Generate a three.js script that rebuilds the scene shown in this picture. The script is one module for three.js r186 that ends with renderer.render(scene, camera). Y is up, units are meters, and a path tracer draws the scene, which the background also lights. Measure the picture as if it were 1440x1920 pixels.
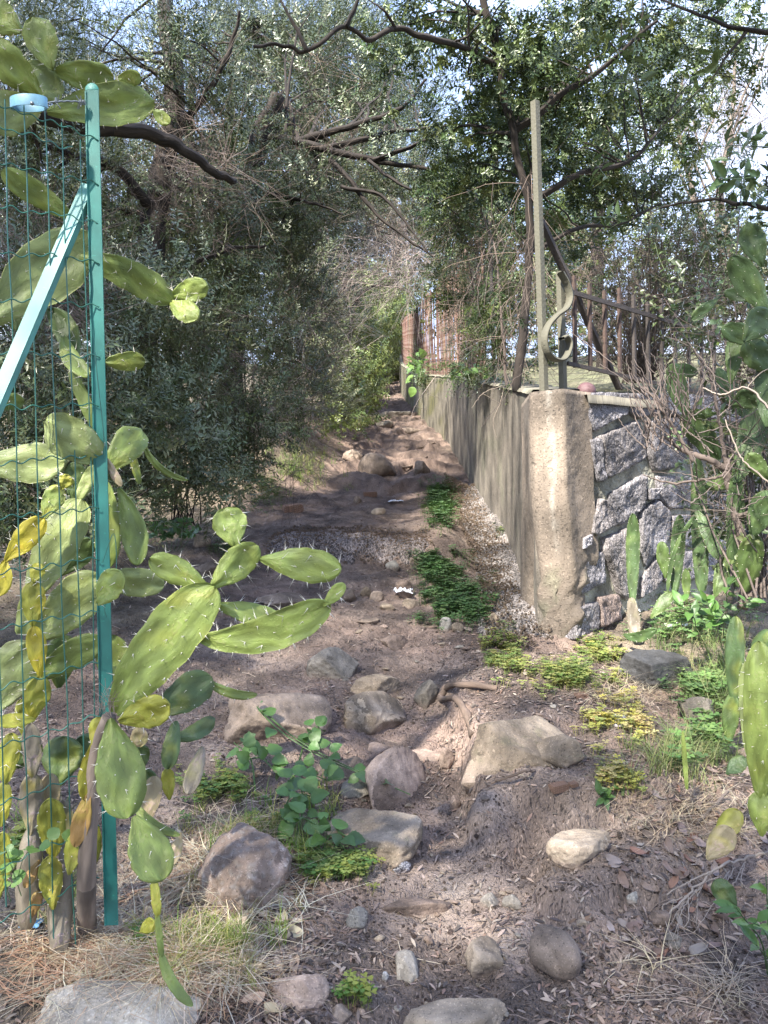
import * as THREE from 'three';
import { ImprovedNoise } from 'three/addons/math/ImprovedNoise.js';
import { mergeVertices } from 'three/addons/utils/BufferGeometryUtils.js';

// ---------------------------------------------------------------- camera, sky, sun, exposure
const F = 1450, PW = 1440, PH = 1920, EYE = 1.6;
const scene = new THREE.Scene();
const camera = new THREE.PerspectiveCamera(2 * Math.atan(PH / 2 / F) * 180 / Math.PI, PW / PH, 0.05, 900);
camera.position.set(0, EYE, 0);
camera.rotation.z = -1.5 * Math.PI / 180;
camera.updateMatrixWorld(true);
const SUN = new THREE.Vector3(-0.40, 0.72, 0.57).normalize();
{
  const w = 256, h = 128, data = new Float32Array(w * h * 4), d = new THREE.Vector3(), nz = new ImprovedNoise();
  for (let r = 0; r < h; r++) for (let c = 0; c < w; c++) {
    const up = ((r + 0.5) / h - 0.5) * Math.PI, az = ((c + 0.5) / w - 0.5) * 2 * Math.PI;
    d.set(Math.cos(az) * Math.cos(up), Math.sin(up), Math.sin(az) * Math.cos(up));
    const e = Math.max(0, d.y), t = Math.pow(1 - e, 2.2), g = Math.pow(Math.max(0, d.dot(SUN)), 14) * 0.9;
    const k = 1 / (0.35 + e), cl = THREE.MathUtils.smoothstep(nz.noise(d.x * k * 1.3, 3.7, d.z * k * 1.3) + 0.5 * nz.noise(d.x * k * 2.9, 9.1, d.z * k * 2.9), 0.02, 0.55) * 0.25;
    const sky = [0.30 + 0.36 * t + g, 0.44 + 0.34 * t + g, 0.84 + 0.16 * t + g * 0.9];
    for (let i = 0; i < 3; i++) data[(r * w + c) * 4 + i] = (sky[i] * (1 - cl) + cl * [1.3, 1.27, 1.24][i]) * 0.8;
    data[(r * w + c) * 4 + 3] = 1;
  }
  const t = new THREE.DataTexture(data, w, h, THREE.RGBAFormat, THREE.FloatType);
  t.mapping = THREE.EquirectangularReflectionMapping; t.magFilter = THREE.LinearFilter; t.needsUpdate = true;
  scene.background = t; scene.environment = t;
}
const sun = new THREE.DirectionalLight(new THREE.Color(1, 0.95, 0.86), 5);
sun.name = 'sun'; sun.position.copy(SUN).multiplyScalar(80); sun.castShadow = true; sun.shadow.radius = 4;
Object.assign(sun.shadow.camera, { left: -40, right: 40, top: 60, bottom: -40, near: 1, far: 200 });
sun.shadow.mapSize.set(2048, 2048);
scene.add(sun);
const renderer = new THREE.WebGLRenderer({ antialias: true });
renderer.toneMapping = THREE.LinearToneMapping;
renderer.toneMappingExposure = 3.4;
renderer.shadowMap.enabled = true;

// ---------------------------------------------------------------- helpers
let seed = 12345;
const rnd = () => { seed = (seed + 0x6d2b79f5) | 0; let t = Math.imul(seed ^ (seed >>> 15), 1 | seed); t = (t + Math.imul(t ^ (t >>> 7), 61 | t)) ^ t; return ((t ^ (t >>> 14)) >>> 0) / 4294967296; };
const rr = (a, b) => a + (b - a) * rnd();
const gauss = () => (rnd() + rnd() + rnd() + rnd() - 2) * 0.87;
const pick = (a) => a[Math.floor(rnd() * a.length)];
const sst = (x, a, b) => { const t = Math.min(1, Math.max(0, (x - a) / (b - a))); return t * t * (3 - 2 * t); }, lerp = THREE.MathUtils.lerp, clamp = THREE.MathUtils.clamp;
const V = (x, y, z) => new THREE.Vector3(x, y, z);
const noiser = new ImprovedNoise();
const N = (x, y, z) => noiser.noise(x + 71.3, y + 33.1, z + 57.7);
const fbm = (x, y, z, o = 4) => { let s = 0, a = 0.5; for (let i = 0; i < o; i++) { s += a * N(x, y, z); x *= 2.03; y *= 2.03; z *= 2.03; a *= 0.5; } return s; };
// a point at photo pixel (px, py), at that depth in metres in front of the camera
const P = (px, py, d) => V((px - PW / 2) / F * d, (PH / 2 - py) / F * d, -d).applyMatrix4(camera.matrixWorld);
const UP = V(0, 1, 0);
const names = {};
const numbered = (n) => { const k = names[n] = (names[n] ?? -1) + 1; return k ? n + '_' + String(k).padStart(3, '0') : n; };
function tag(o, label, category, group, kind) {
  if (label) o.userData.label = label;
  if (category) o.userData.category = category;
  if (group) o.userData.group = group;
  if (kind) o.userData.kind = kind;
  return o;
}
function thing(name, label, category, at, group) {
  const o = new THREE.Group(); o.name = numbered(name); o.position.copy(at); scene.add(o);
  return tag(o, label, category, group);
}
function shadowed(o) { o.castShadow = o.receiveShadow = true; return o; }
// collects triangles; world coordinates, taken relative to the parent when built
class MB {
  constructor() { this.p = []; this.u = []; this.c = []; this.i = []; }
  get n() { return this.p.length / 3; }
  v(p, u = 0, w = 0, c) { this.p.push(p.x, p.y, p.z); this.u.push(u, w); if (c) this.c.push(c[0], c[1], c[2]); return this.n - 1; }
  tri(a, b, c) { this.i.push(a, b, c); }
  quad(a, b, c, d) { this.i.push(a, b, c, a, c, d); }
  tube(pts, rad, sides = 6, col, cap = true) {
    const n = pts.length, t = V(), a = V(), b = V(), q = V(); let len = 0, ref = null, first = this.n;
    for (let k = 0; k < n; k++) {
      t.subVectors(pts[Math.min(k + 1, n - 1)], pts[Math.max(k - 1, 0)]).normalize();
      if (!ref) ref = Math.abs(t.y) < 0.9 ? V(0, 1, 0) : V(1, 0, 0);
      a.crossVectors(t, ref).normalize(); b.crossVectors(a, t).normalize(); ref = b.clone();
      if (k) len += pts[k].distanceTo(pts[k - 1]);
      const r = typeof rad === 'function' ? rad(k / (n - 1)) : Array.isArray(rad) ? lerp(rad[0], rad[1], k / (n - 1)) : rad;
      for (let s = 0; s <= sides; s++) {
        const an = s / sides * Math.PI * 2;
        q.copy(pts[k]).addScaledVector(a, Math.cos(an) * r).addScaledVector(b, Math.sin(an) * r);
        this.v(q, s / sides * Math.max(0.02, r * 6), len, col);
      }
    }
    const w = sides + 1;
    for (let k = 0; k < n - 1; k++) for (let s = 0; s < sides; s++) this.quad(first + k * w + s, first + k * w + s + 1, first + (k + 1) * w + s + 1, first + (k + 1) * w + s);
    if (cap) for (const k of [0, n - 1]) { const c = this.v(pts[k], 0, 0, col); for (let s = 0; s < sides; s++) k ? this.tri(first + k * w + s, first + k * w + s + 1, c) : this.tri(first + s + 1, first + s, c); }
    return this;
  }
  box(o, x, y, z, col) { // corner o and three edge vectors, faces split
    const c = [o, o.clone().add(x), o.clone().add(x).add(y), o.clone().add(y)].flatMap((p) => [p, p.clone().add(z)]);
    for (const f of [[0, 2, 4, 6], [1, 7, 5, 3], [0, 1, 3, 2], [2, 3, 5, 4], [4, 5, 7, 6], [6, 7, 1, 0]]) {
      const a = c[f[0]].distanceTo(c[f[1]]), b = c[f[1]].distanceTo(c[f[2]]);
      this.quad(this.v(c[f[0]], 0, 0, col), this.v(c[f[1]], a, 0, col), this.v(c[f[2]], a, b, col), this.v(c[f[3]], 0, b, col));
    }
    return this;
  }
  geo(off, smooth = true) {
    const g = new THREE.BufferGeometry(), p = new Float32Array(this.p);
    if (off) for (let i = 0; i < p.length; i += 3) { p[i] -= off.x; p[i + 1] -= off.y; p[i + 2] -= off.z; }
    g.setAttribute('position', new THREE.BufferAttribute(p, 3));
    g.setAttribute('uv', new THREE.BufferAttribute(new Float32Array(this.u), 2));
    if (this.c.length) g.setAttribute('color', new THREE.BufferAttribute(new Float32Array(this.c), 3));
    g.setIndex(this.n > 65535 ? new THREE.BufferAttribute(new Uint32Array(this.i), 1) : new THREE.BufferAttribute(new Uint16Array(this.i), 1));
    if (smooth) g.computeVertexNormals();
    return g;
  }
  // a part under parent, or with parent = null a top-level mesh
  build(name, mat, parent) {
    const m = new THREE.Mesh(this.geo(parent ? worldOf(parent) : null), mat);
    m.name = parent ? name : numbered(name); (parent ?? scene).add(m); return shadowed(m);
  }
}
const worldOf = (o) => { const v = V(0, 0, 0); for (; o && o !== scene; o = o.parent) v.add(o.position); return v; };
const curve = (pts, n) => new THREE.CatmullRomCurve3(pts, false, 'centripetal').getPoints(n);
// scattered copies of one small mesh
class Scatter {
  constructor() { this.m = []; this.c = []; }
  add(p, q, s, c) { const m = new THREE.Matrix4().compose(p, q, typeof s === 'number' ? V(s, s, s) : s); this.m.push(m); this.c.push(c); }
  build(name, geo, mat, parent) {
    if (!this.m.length) return null;
    const o = new THREE.InstancedMesh(geo, mat, this.m.length), off = parent ? worldOf(parent) : V(0, 0, 0), col = new THREE.Color();
    this.m.forEach((m, i) => { m.elements[12] -= off.x; m.elements[13] -= off.y; m.elements[14] -= off.z; o.setMatrixAt(i, m); o.setColorAt(i, col.setRGB(...this.c[i])); });
    o.name = parent ? name : numbered(name); o.userData.kind = 'stuff'; (parent ?? scene).add(o); return shadowed(o);
  }
}
const eul = (x, y, z) => new THREE.Quaternion().setFromEuler(new THREE.Euler(x, y, z, 'YXZ'));
const spin = () => new THREE.Quaternion(gauss(), gauss(), gauss(), gauss()).normalize();
const jitter = (c, a = 0.18, b = 0.06) => { const k = 1 + rr(-a, a); return [c[0] * k * (1 + rr(-b, b)), c[1] * k, c[2] * k * (1 + rr(-b, b))]; };

// ---------------------------------------------------------------- textures
const hash = (x, y, s) => { let h = Math.imul(x, 374761393) ^ Math.imul(y, 668265263) ^ Math.imul(s, 1274126177); h = Math.imul(h ^ (h >>> 13), 1103515245); return ((h ^ (h >>> 16)) >>> 0) / 4294967296; };
function tnoise(u, v, per, s) { // tiling value noise, u and v in 0..1
  const x = u * per, y = v * per, ix = Math.floor(x), iy = Math.floor(y), f = x - ix, g = y - iy, a = f * f * (3 - 2 * f), b = g * g * (3 - 2 * g);
  const h = (i, j) => hash(((ix + i) % per + per) % per, ((iy + j) % per + per) % per, s);
  return lerp(lerp(h(0, 0), h(1, 0), a), lerp(h(0, 1), h(1, 1), a), b);
}
function texture(size, f, srgb = true) { // f(u, v) -> [r, g, b] 0..1
  const d = new Uint8Array(size * size * 4);
  for (let y = 0; y < size; y++) for (let x = 0; x < size; x++) {
    const c = f((x + 0.5) / size, (y + 0.5) / size), o = (y * size + x) * 4;
    for (let k = 0; k < 3; k++) d[o + k] = clamp(c[k], 0, 1) * 255;
    d[o + 3] = 255;
  }
  const t = new THREE.DataTexture(d, size, size);
  t.wrapS = t.wrapT = THREE.RepeatWrapping; t.magFilter = THREE.LinearFilter; t.minFilter = THREE.LinearMipmapLinearFilter; t.generateMipmaps = true;
  if (srgb) t.colorSpace = THREE.SRGBColorSpace;
  t.needsUpdate = true; return t;
}
const rep = (t, u, v = u) => { const c = t.clone(); c.repeat.set(u, v); c.needsUpdate = true; return c; };
const g3 = (x) => [x, x, x];
const tf = (u, v, per, s, o) => { let a = 0.5, r = 0; for (let i = 0; i < o; i++) { r += a * tnoise(u, v, per, s + i); per *= 2; a *= 0.5; } return r / (1 - Math.pow(0.5, o)); };
// dirt: grain, crumbs and pale specks, one metre a side
const dirtH = (u, v) => { const a = tf(u, v, 7, 1, 6), c = tnoise(u, v, 150, 9), k = tnoise(u, v, 61, 5); return a * 0.6 + (c > 0.8 ? 0.28 : 0) + (k > 0.82 ? 0.2 : 0) + 0.14 * tnoise(u, v, 300, 11); };
const dirtTex = texture(1024, (u, v) => { const a = tf(u, v, 6, 21, 6), s = tnoise(u, v, 190, 9) > 0.9 ? 0.2 : 0, k = tnoise(u, v, 90, 4) > 0.9 ? -0.16 : 0, q = 0.36 + 0.64 * a + s * 1.3 + k * 1.4 + 0.16 * (tnoise(u, v, 400, 3) - 0.5); return [q, q * (0.985 + 0.02 * a), q * 0.975]; });
const dirtBump = texture(1024, (u, v) => g3(dirtH(u, v)), false);
const graniteTex = texture(512, (u, v) => { const a = tnoise(u, v, 128, 3), b = tnoise(u, v, 170, 7), l = tf(u, v, 5, 5, 4), q = 0.42 + 0.5 * l + (a > 0.68 ? 0.24 : a < 0.28 ? -0.3 : 0) + (b > 0.8 ? 0.12 : b < 0.2 ? -0.15 : 0); return [q, q * 0.985, q]; });
const roughBump = texture(512, (u, v) => g3(tf(u, v, 14, 8, 6)), false);
const rockTex = texture(512, (u, v) => { const l = tf(u, v, 4, 31, 6), s = tnoise(u, v, 150, 2), st = tf(u, v * 0.25 + u * 0.25, 12, 6, 4), q = 0.42 + 0.6 * l + 0.25 * (st - 0.5) + (s > 0.84 ? 0.15 : s < 0.12 ? -0.2 : 0); return [q, q * (0.97 + 0.03 * l), q * (0.93 + 0.06 * l)]; });
const padTex = texture(512, (u, v) => {
  const fib = tf(u + 0.09 * tnoise(u, v, 5, 2), v * 0.3, 14, 4, 5), l = tf(u, v, 6, 9, 5), sc = tnoise(u, v, 46, 12), dot = tnoise(u, v, 100, 15);
  let q = 0.78 + 0.3 * (fib - 0.5) + 0.4 * (l - 0.5); const scar = sst(l * 0.7 + sc * 0.5, 0.76, 0.9) * 0.5;
  q += dot > 0.9 ? 0.08 : 0;
  return [lerp(q, 0.95, scar), lerp(q, 0.88, scar), lerp(q * 0.94, 1.0, scar)];
});
const plasterTex = texture(1024, (u, v) => { const st = tf(u, v * 0.06, 40, 13, 5), l = tf(u, v, 5, 17, 6), p = tnoise(u, v, 120, 3), q = 0.38 + 0.56 * l + 0.06 * st + (p > 0.86 ? 0.14 : p < 0.14 ? -0.16 : 0) + 0.1 * (tnoise(u, v, 330, 8) - 0.5); return [q, q * 0.98, q * 0.95]; });
const plasterBump = texture(512, (u, v) => { const p = tnoise(u, v, 70, 3); return g3(tf(u, v, 9, 19, 6) * 0.7 + (p > 0.82 ? 0.3 : 0)); }, false);
const barkTex = texture(512, (u, v) => { const f = tf(u, v * 0.2, 18, 23, 5), q = 0.35 + 0.7 * f; return [q, q * 0.96, q * 0.93]; });
const paintTex = texture(512, (u, v) => { const l = tf(u, v, 6, 41, 5), s = tnoise(u, v, 60, 3); const q = 0.6 + 0.42 * l, r = sst(l + 0.12 * s, 0.36, 0.28); return s > 0.93 ? [0.92, 0.94, 0.92] : [lerp(q, 0.72, r), lerp(q, 0.58, r), lerp(q, 0.52, r)]; });
const rustTex = texture(512, (u, v) => { const l = sst(tf(u, v, 22, 44, 5), 0.44, 0.66); return [lerp(0.84, 0.66, l), lerp(0.83, 0.56, l), lerp(0.8, 0.5, l)]; });
const std = (o) => new THREE.MeshStandardMaterial({ roughness: 0.85, ...o });
const phys = (o) => new THREE.MeshPhysicalMaterial({ roughness: 0.5, ...o });
const rgb = (r, g, b) => new THREE.Color().setRGB(r, g, b);
const M = {
  dirt: std({ map: dirtTex, bumpMap: dirtBump, bumpScale: 0.03, vertexColors: true, roughness: 0.95 }),
  rock: std({ map: rep(rockTex, 2.2), bumpMap: rep(roughBump, 3), bumpScale: 0.008, vertexColors: true, roughness: 0.88 }),
  pebble: std({ color: rgb(1, 1, 1), roughness: 0.9 }),
  granite: std({ map: rep(graniteTex, 2.6), bumpMap: rep(roughBump, 3.5), bumpScale: 0.012, vertexColors: true, roughness: 0.85 }),
  aggregate: std({ map: rep(graniteTex, 1.1), bumpMap: rep(roughBump, 2.6), bumpScale: 0.02, color: rgb(0.4, 0.36, 0.32), roughness: 0.9 }),
  mortar: std({ map: rep(dirtTex, 1.5), bumpMap: rep(roughBump, 3), bumpScale: 0.02, color: rgb(0.62, 0.6, 0.5), roughness: 0.95 }),
  plaster: std({ map: rep(plasterTex, 0.8), bumpMap: rep(plasterBump, 2.2), bumpScale: 0.008, vertexColors: true, roughness: 0.92 }),
  pad: phys({ map: rep(padTex, 4, 3), vertexColors: true, roughness: 0.5, bumpMap: rep(padTex, 4, 3), bumpScale: 0.006, specularIntensity: 0.8 }),
  spine: std({ color: rgb(0.72, 0.68, 0.58), roughness: 0.5 }),
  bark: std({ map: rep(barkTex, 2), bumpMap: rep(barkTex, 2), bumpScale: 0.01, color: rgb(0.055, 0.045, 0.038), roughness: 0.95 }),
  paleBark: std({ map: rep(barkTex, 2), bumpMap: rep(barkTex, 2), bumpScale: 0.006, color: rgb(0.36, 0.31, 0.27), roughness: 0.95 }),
  twig: std({ color: rgb(0.13, 0.1, 0.085), roughness: 0.9 }),
  paleTwig: std({ color: rgb(0.3, 0.245, 0.2), roughness: 0.9 }),
  tinted: std({ color: rgb(1, 1, 1), roughness: 0.9 }),
  leaf: phys({ color: rgb(1, 1, 1), roughness: 0.38, transmission: 0.3, thickness: 0, side: THREE.DoubleSide, specularIntensity: 1 }),
  softLeaf: phys({ color: rgb(1, 1, 1), roughness: 0.7, transmission: 0.4, thickness: 0, side: THREE.DoubleSide, specularIntensity: 0.4 }),
  green: std({ map: rep(paintTex, 2), color: rgb(0.035, 0.25, 0.215), roughness: 0.5 }),
  paleGreen: std({ map: rep(paintTex, 2), color: rgb(0.16, 0.46, 0.42), roughness: 0.45 }),
  wire: std({ color: rgb(0.03, 0.13, 0.1), roughness: 0.45 }),
  steel: std({ color: rgb(0.2, 0.22, 0.24), roughness: 0.5, metalness: 0.6 }),
  bluePlastic: std({ map: rep(paintTex, 3), color: rgb(0.22, 0.47, 0.66), roughness: 0.4 }),
  iron: std({ bumpMap: rep(roughBump, 8), bumpScale: 0.003, color: rgb(0.055, 0.044, 0.038), roughness: 0.8 }),
  ironPale: std({ bumpMap: rep(roughBump, 6), bumpScale: 0.003, color: rgb(0.115, 0.108, 0.078), roughness: 0.8 }),
  rust: std({ map: rep(roughBump, 3), bumpMap: rep(roughBump, 8), bumpScale: 0.003, color: rgb(0.14, 0.09, 0.07), roughness: 0.85 }),
  paper: phys({ color: rgb(0.82, 0.82, 0.84), roughness: 0.9, side: THREE.DoubleSide, transmission: 0.15, thickness: 0 }),
  brick: std({ map: rep(dirtTex, 4), bumpMap: rep(roughBump, 8), bumpScale: 0.003, color: rgb(0.5, 0.3, 0.22), roughness: 0.95 }),
  ball: std({ map: rep(paintTex, 6), color: rgb(0.19, 0.1, 0.105), roughness: 0.65 }),
};

// ---------------------------------------------------------------- the lie of the land (x to the right, d = -z uphill)
const TOP = [[1000, 735, 4.4], [968, 729, 5.9], [940, 724, 7.3], [905, 717, 8.8], [865, 709, 11.6], [828, 705, 15.5], [795, 703, 19], [776, 702, 23], [762, 690, 28], [752, 682, 34], [749, 664, 43], [747, 645, 56]].map((p) => P(...p));
const wallLine = TOP.map((p) => [p.x, -p.z]);
const CORNER = wallLine[0], RDIR = [0.78, 0.626];                // the granite face runs back to the right of the corner
const RC = [CORNER[0] + 0.15, CORNER[1] - 0.05];
function behindWall(x, d) {                                       // metres behind the faces of the wall, negative in front
  let xl = wallLine[wallLine.length - 1][0];
  for (let i = 0; i < wallLine.length - 1; i++) { const [a, b] = [wallLine[i], wallLine[i + 1]]; if (d >= a[1] && d <= b[1]) { xl = lerp(a[0], b[0], (d - a[1]) / (b[1] - a[1])); break; } }
  if (d < CORNER[1]) xl = CORNER[0];
  const right = -((x - RC[0]) * RDIR[1] - (d - RC[1]) * RDIR[0]);
  return d < CORNER[1] - 1 ? -1 : Math.min(x - xl, right);
}
const base = (d) => d > 70 ? 0.195 * 70 + (d - 70) * 0.08 : d > 0 ? 0.195 * d : Math.max(-0.4, 0.1 * d);
const trailX = (d) => 0.08 + 0.013 * d;
function H(x, d) {
  let h = base(d);
  const tx = trailX(d), n1 = fbm(x * 0.9, 1.3, d * 0.9, 3), n2 = fbm(x * 4, 5, d * 4, 4), n3 = fbm(x * 15, 9, d * 15, 3) - 0.5 * Math.abs(fbm(x * 9, 2, d * 9, 3));
  const near = sst(d, 0.2, 1.2) * (1 - sst(d, 60, 80));
  const bank = sst(tx - 0.75 - x, 0, 1.1);
  h += near * bank * (0.1 + 0.5 * sst(d, 8, 12.5) + 0.12 * Math.max(0, tx - 2 - x));
  h += near * (0.06 * n1 + 0.055 * n2 * sst(d, 0.5, 1.6) + 0.032 * n3 * (1 - sst(d, 14, 30)));
  h -= 0.05 * Math.exp(-Math.pow((x - tx) / 0.35, 2)) * near;
  // the bank that carries the big rock, its edge bitten and crumbly
  const w = 0.1 * N(x * 6, 1, d * 6) + 0.04 * N(x * 20, 4, d * 20);
  h += 0.13 * sst(x + w, 0.23, 0.36) * (1 - sst(x, 0.85, 1.3)) * sst(d + w, 2.5, 2.7) * (1 - sst(d, 3.5, 4.3));
  h += 0.07 * sst(x + w, 0.44, 0.52) * (1 - sst(x, 0.7, 1.0)) * sst(d + w, 2.2, 2.28) * (1 - sst(d, 2.35, 2.6));
  // broken concrete step across the trail
  h += 0.12 * sst(x, -1.3, -0.7) * (1 - sst(x, 0.5, 0.8)) * (sst(d + w * 1.4, 6.15, 6.4) - sst(d, 6.6, 8.6));
  // trodden rock steps further up
  if (d > 8.5 && d < 70) { const q = d + 0.7 * N(x * 1.5, 7, d * 0.6) + 0.25 * N(x * 5, 3, d * 3), s = q / (1.1 + 0.012 * d), f = s - Math.floor(s); h += (sst(f, 0.0, 0.22) - f) * 0.2 * sst(d, 8.5, 10) * (1 - sst(Math.abs(x - tx), 0.5, 1.3)); }
  const b = behindWall(x, d);
  h -= 0.13 * sst(b, -0.75, -0.15) * sst(d, 4.9, 6) * (1 - sst(d, 10, 15));
  if (b > 0) h += 1.32 * sst(b, 0.08, 0.24) + 0.25 * sst(b, 1, 6);
  return h;
}
const at = (x, d, up = 0) => V(x, H(x, d) + up, -d);
function G(px, py) {                                              // where the ray through a photo pixel meets the ground
  const o = camera.position, r = P(px, py, 1).sub(o); let lo = 0.8, s = 0.8;
  for (; s < 90; s += 0.05 + s * 0.01) { const p = r.clone().multiplyScalar(s).add(o); if (p.y < H(p.x, -p.z)) break; lo = s; }
  let hi = s; for (let i = 0; i < 12; i++) { const m = (lo + hi) / 2, p = r.clone().multiplyScalar(m).add(o); if (p.y < H(p.x, -p.z)) hi = m; else lo = m; }
  const p = r.multiplyScalar(hi).add(o); return p;
}
const slopeNormal = (x, d, e = 0.08) => V(H(x - e, d) - H(x + e, d), 2 * e, -(H(x, d - e) - H(x, d + e))).normalize();

// ground sheet
{
  const xs = [], ds = [];
  for (let x = -1.7; x <= 1.9; x += 0.0135) xs.push(x);
  for (let x = 1.92, s = 0.03; x < 240; x += s, s *= x < 4 ? 1.01 : 1.12) xs.push(x);
  for (let x = -1.72, s = 0.03; x > -240; x -= s, s *= x > -4 ? 1.02 : 1.12) xs.unshift(x);
  for (let d = 1.3, s = 0.014; d < 320; d += s, s *= d < 4.6 ? 1.0 : d < 9 ? 1.008 : d < 70 ? 1.014 : 1.15) ds.push(d);
  for (let d = 1.28, s = 0.04; d > -90; d -= s, s *= 1.15) ds.unshift(d);
  const nx = xs.length, nd = ds.length, pos = new Float32Array(nx * nd * 3), uv = new Float32Array(nx * nd * 2), col = new Float32Array(nx * nd * 3), idx = new Uint32Array((nx - 1) * (nd - 1) * 6);
  const dirt = [0.42, 0.3, 0.25], dark = [0.15, 0.115, 0.1], straw = [0.5, 0.42, 0.3], pale = [0.5, 0.43, 0.37], green = [0.16, 0.19, 0.08], red = [0.36, 0.25, 0.2];
  const mix = (a, b, t) => a.map((v, i) => lerp(v, b[i], t));
  for (let j = 0; j < nd; j++) for (let i = 0; i < nx; i++) {
    const x = xs[i], d = ds[j], k = j * nx + i, a = fbm(x * 1.1, 21, d * 1.1, 4), b = fbm(x * 5, 31, d * 5, 3), far = Math.abs(x) > 8 || d > 70 || d < 0;
    pos.set([x, H(x, d), -d], k * 3); uv.set([x, d], k * 2);
    let c = mix(dirt, pale, clamp(0.25 + a * 1.2 + b * 0.5, 0, 1) * 0.55);
    c = mix(c, dark, sst(b - a * 0.4, 0.12, 0.4) * 0.55);
    c = mix(c, dark, sst(x + 0.12 * b, 0.4, 0.6) * sst(d + 0.2 * b, 2.9, 3.3) * (1 - sst(d, 3.6, 4.2)) * (1 - sst(x, 1, 1.3)) * 0.6);
    c = mix(c, straw, sst(-x + 0.5 * a + 0.25 * b, 0.45, 0.75) * (1 - sst(d, 2.3, 2.9)) * 0.55);
    c = mix(c, red, sst(d, 6, 10) * 0.7);
    c = mix(c, green, (sst(trailX(d) - 1.3 - x + 0.6 * a, 0, 0.9) + sst(x - trailX(d) - 0.8 + a, 0.2, 0.9)) * sst(d, 2, 3.5) * 0.35);
    if (far || behindWall(x, d) > 0.3) c = mix(green, straw, 0.35 + 0.5 * a);
    col.set(c, k * 3);
  }
  let o = 0;
  for (let j = 0; j < nd - 1; j++) for (let i = 0; i < nx - 1; i++) { const a = j * nx + i; idx.set([a, a + 1, a + nx + 1, a, a + nx + 1, a + nx], o); o += 6; }
  const g = new THREE.BufferGeometry();
  g.setAttribute('position', new THREE.BufferAttribute(pos, 3)); g.setAttribute('uv', new THREE.BufferAttribute(uv, 2)); g.setAttribute('color', new THREE.BufferAttribute(col, 3));
  g.setIndex(new THREE.BufferAttribute(idx, 1)); g.computeVertexNormals();
  const m = shadowed(new THREE.Mesh(g, M.dirt)); m.name = 'ground'; scene.add(m);
  tag(m, 'brown trodden dirt of the steep footpath and its banks', 'ground', null, 'structure');
}

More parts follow.
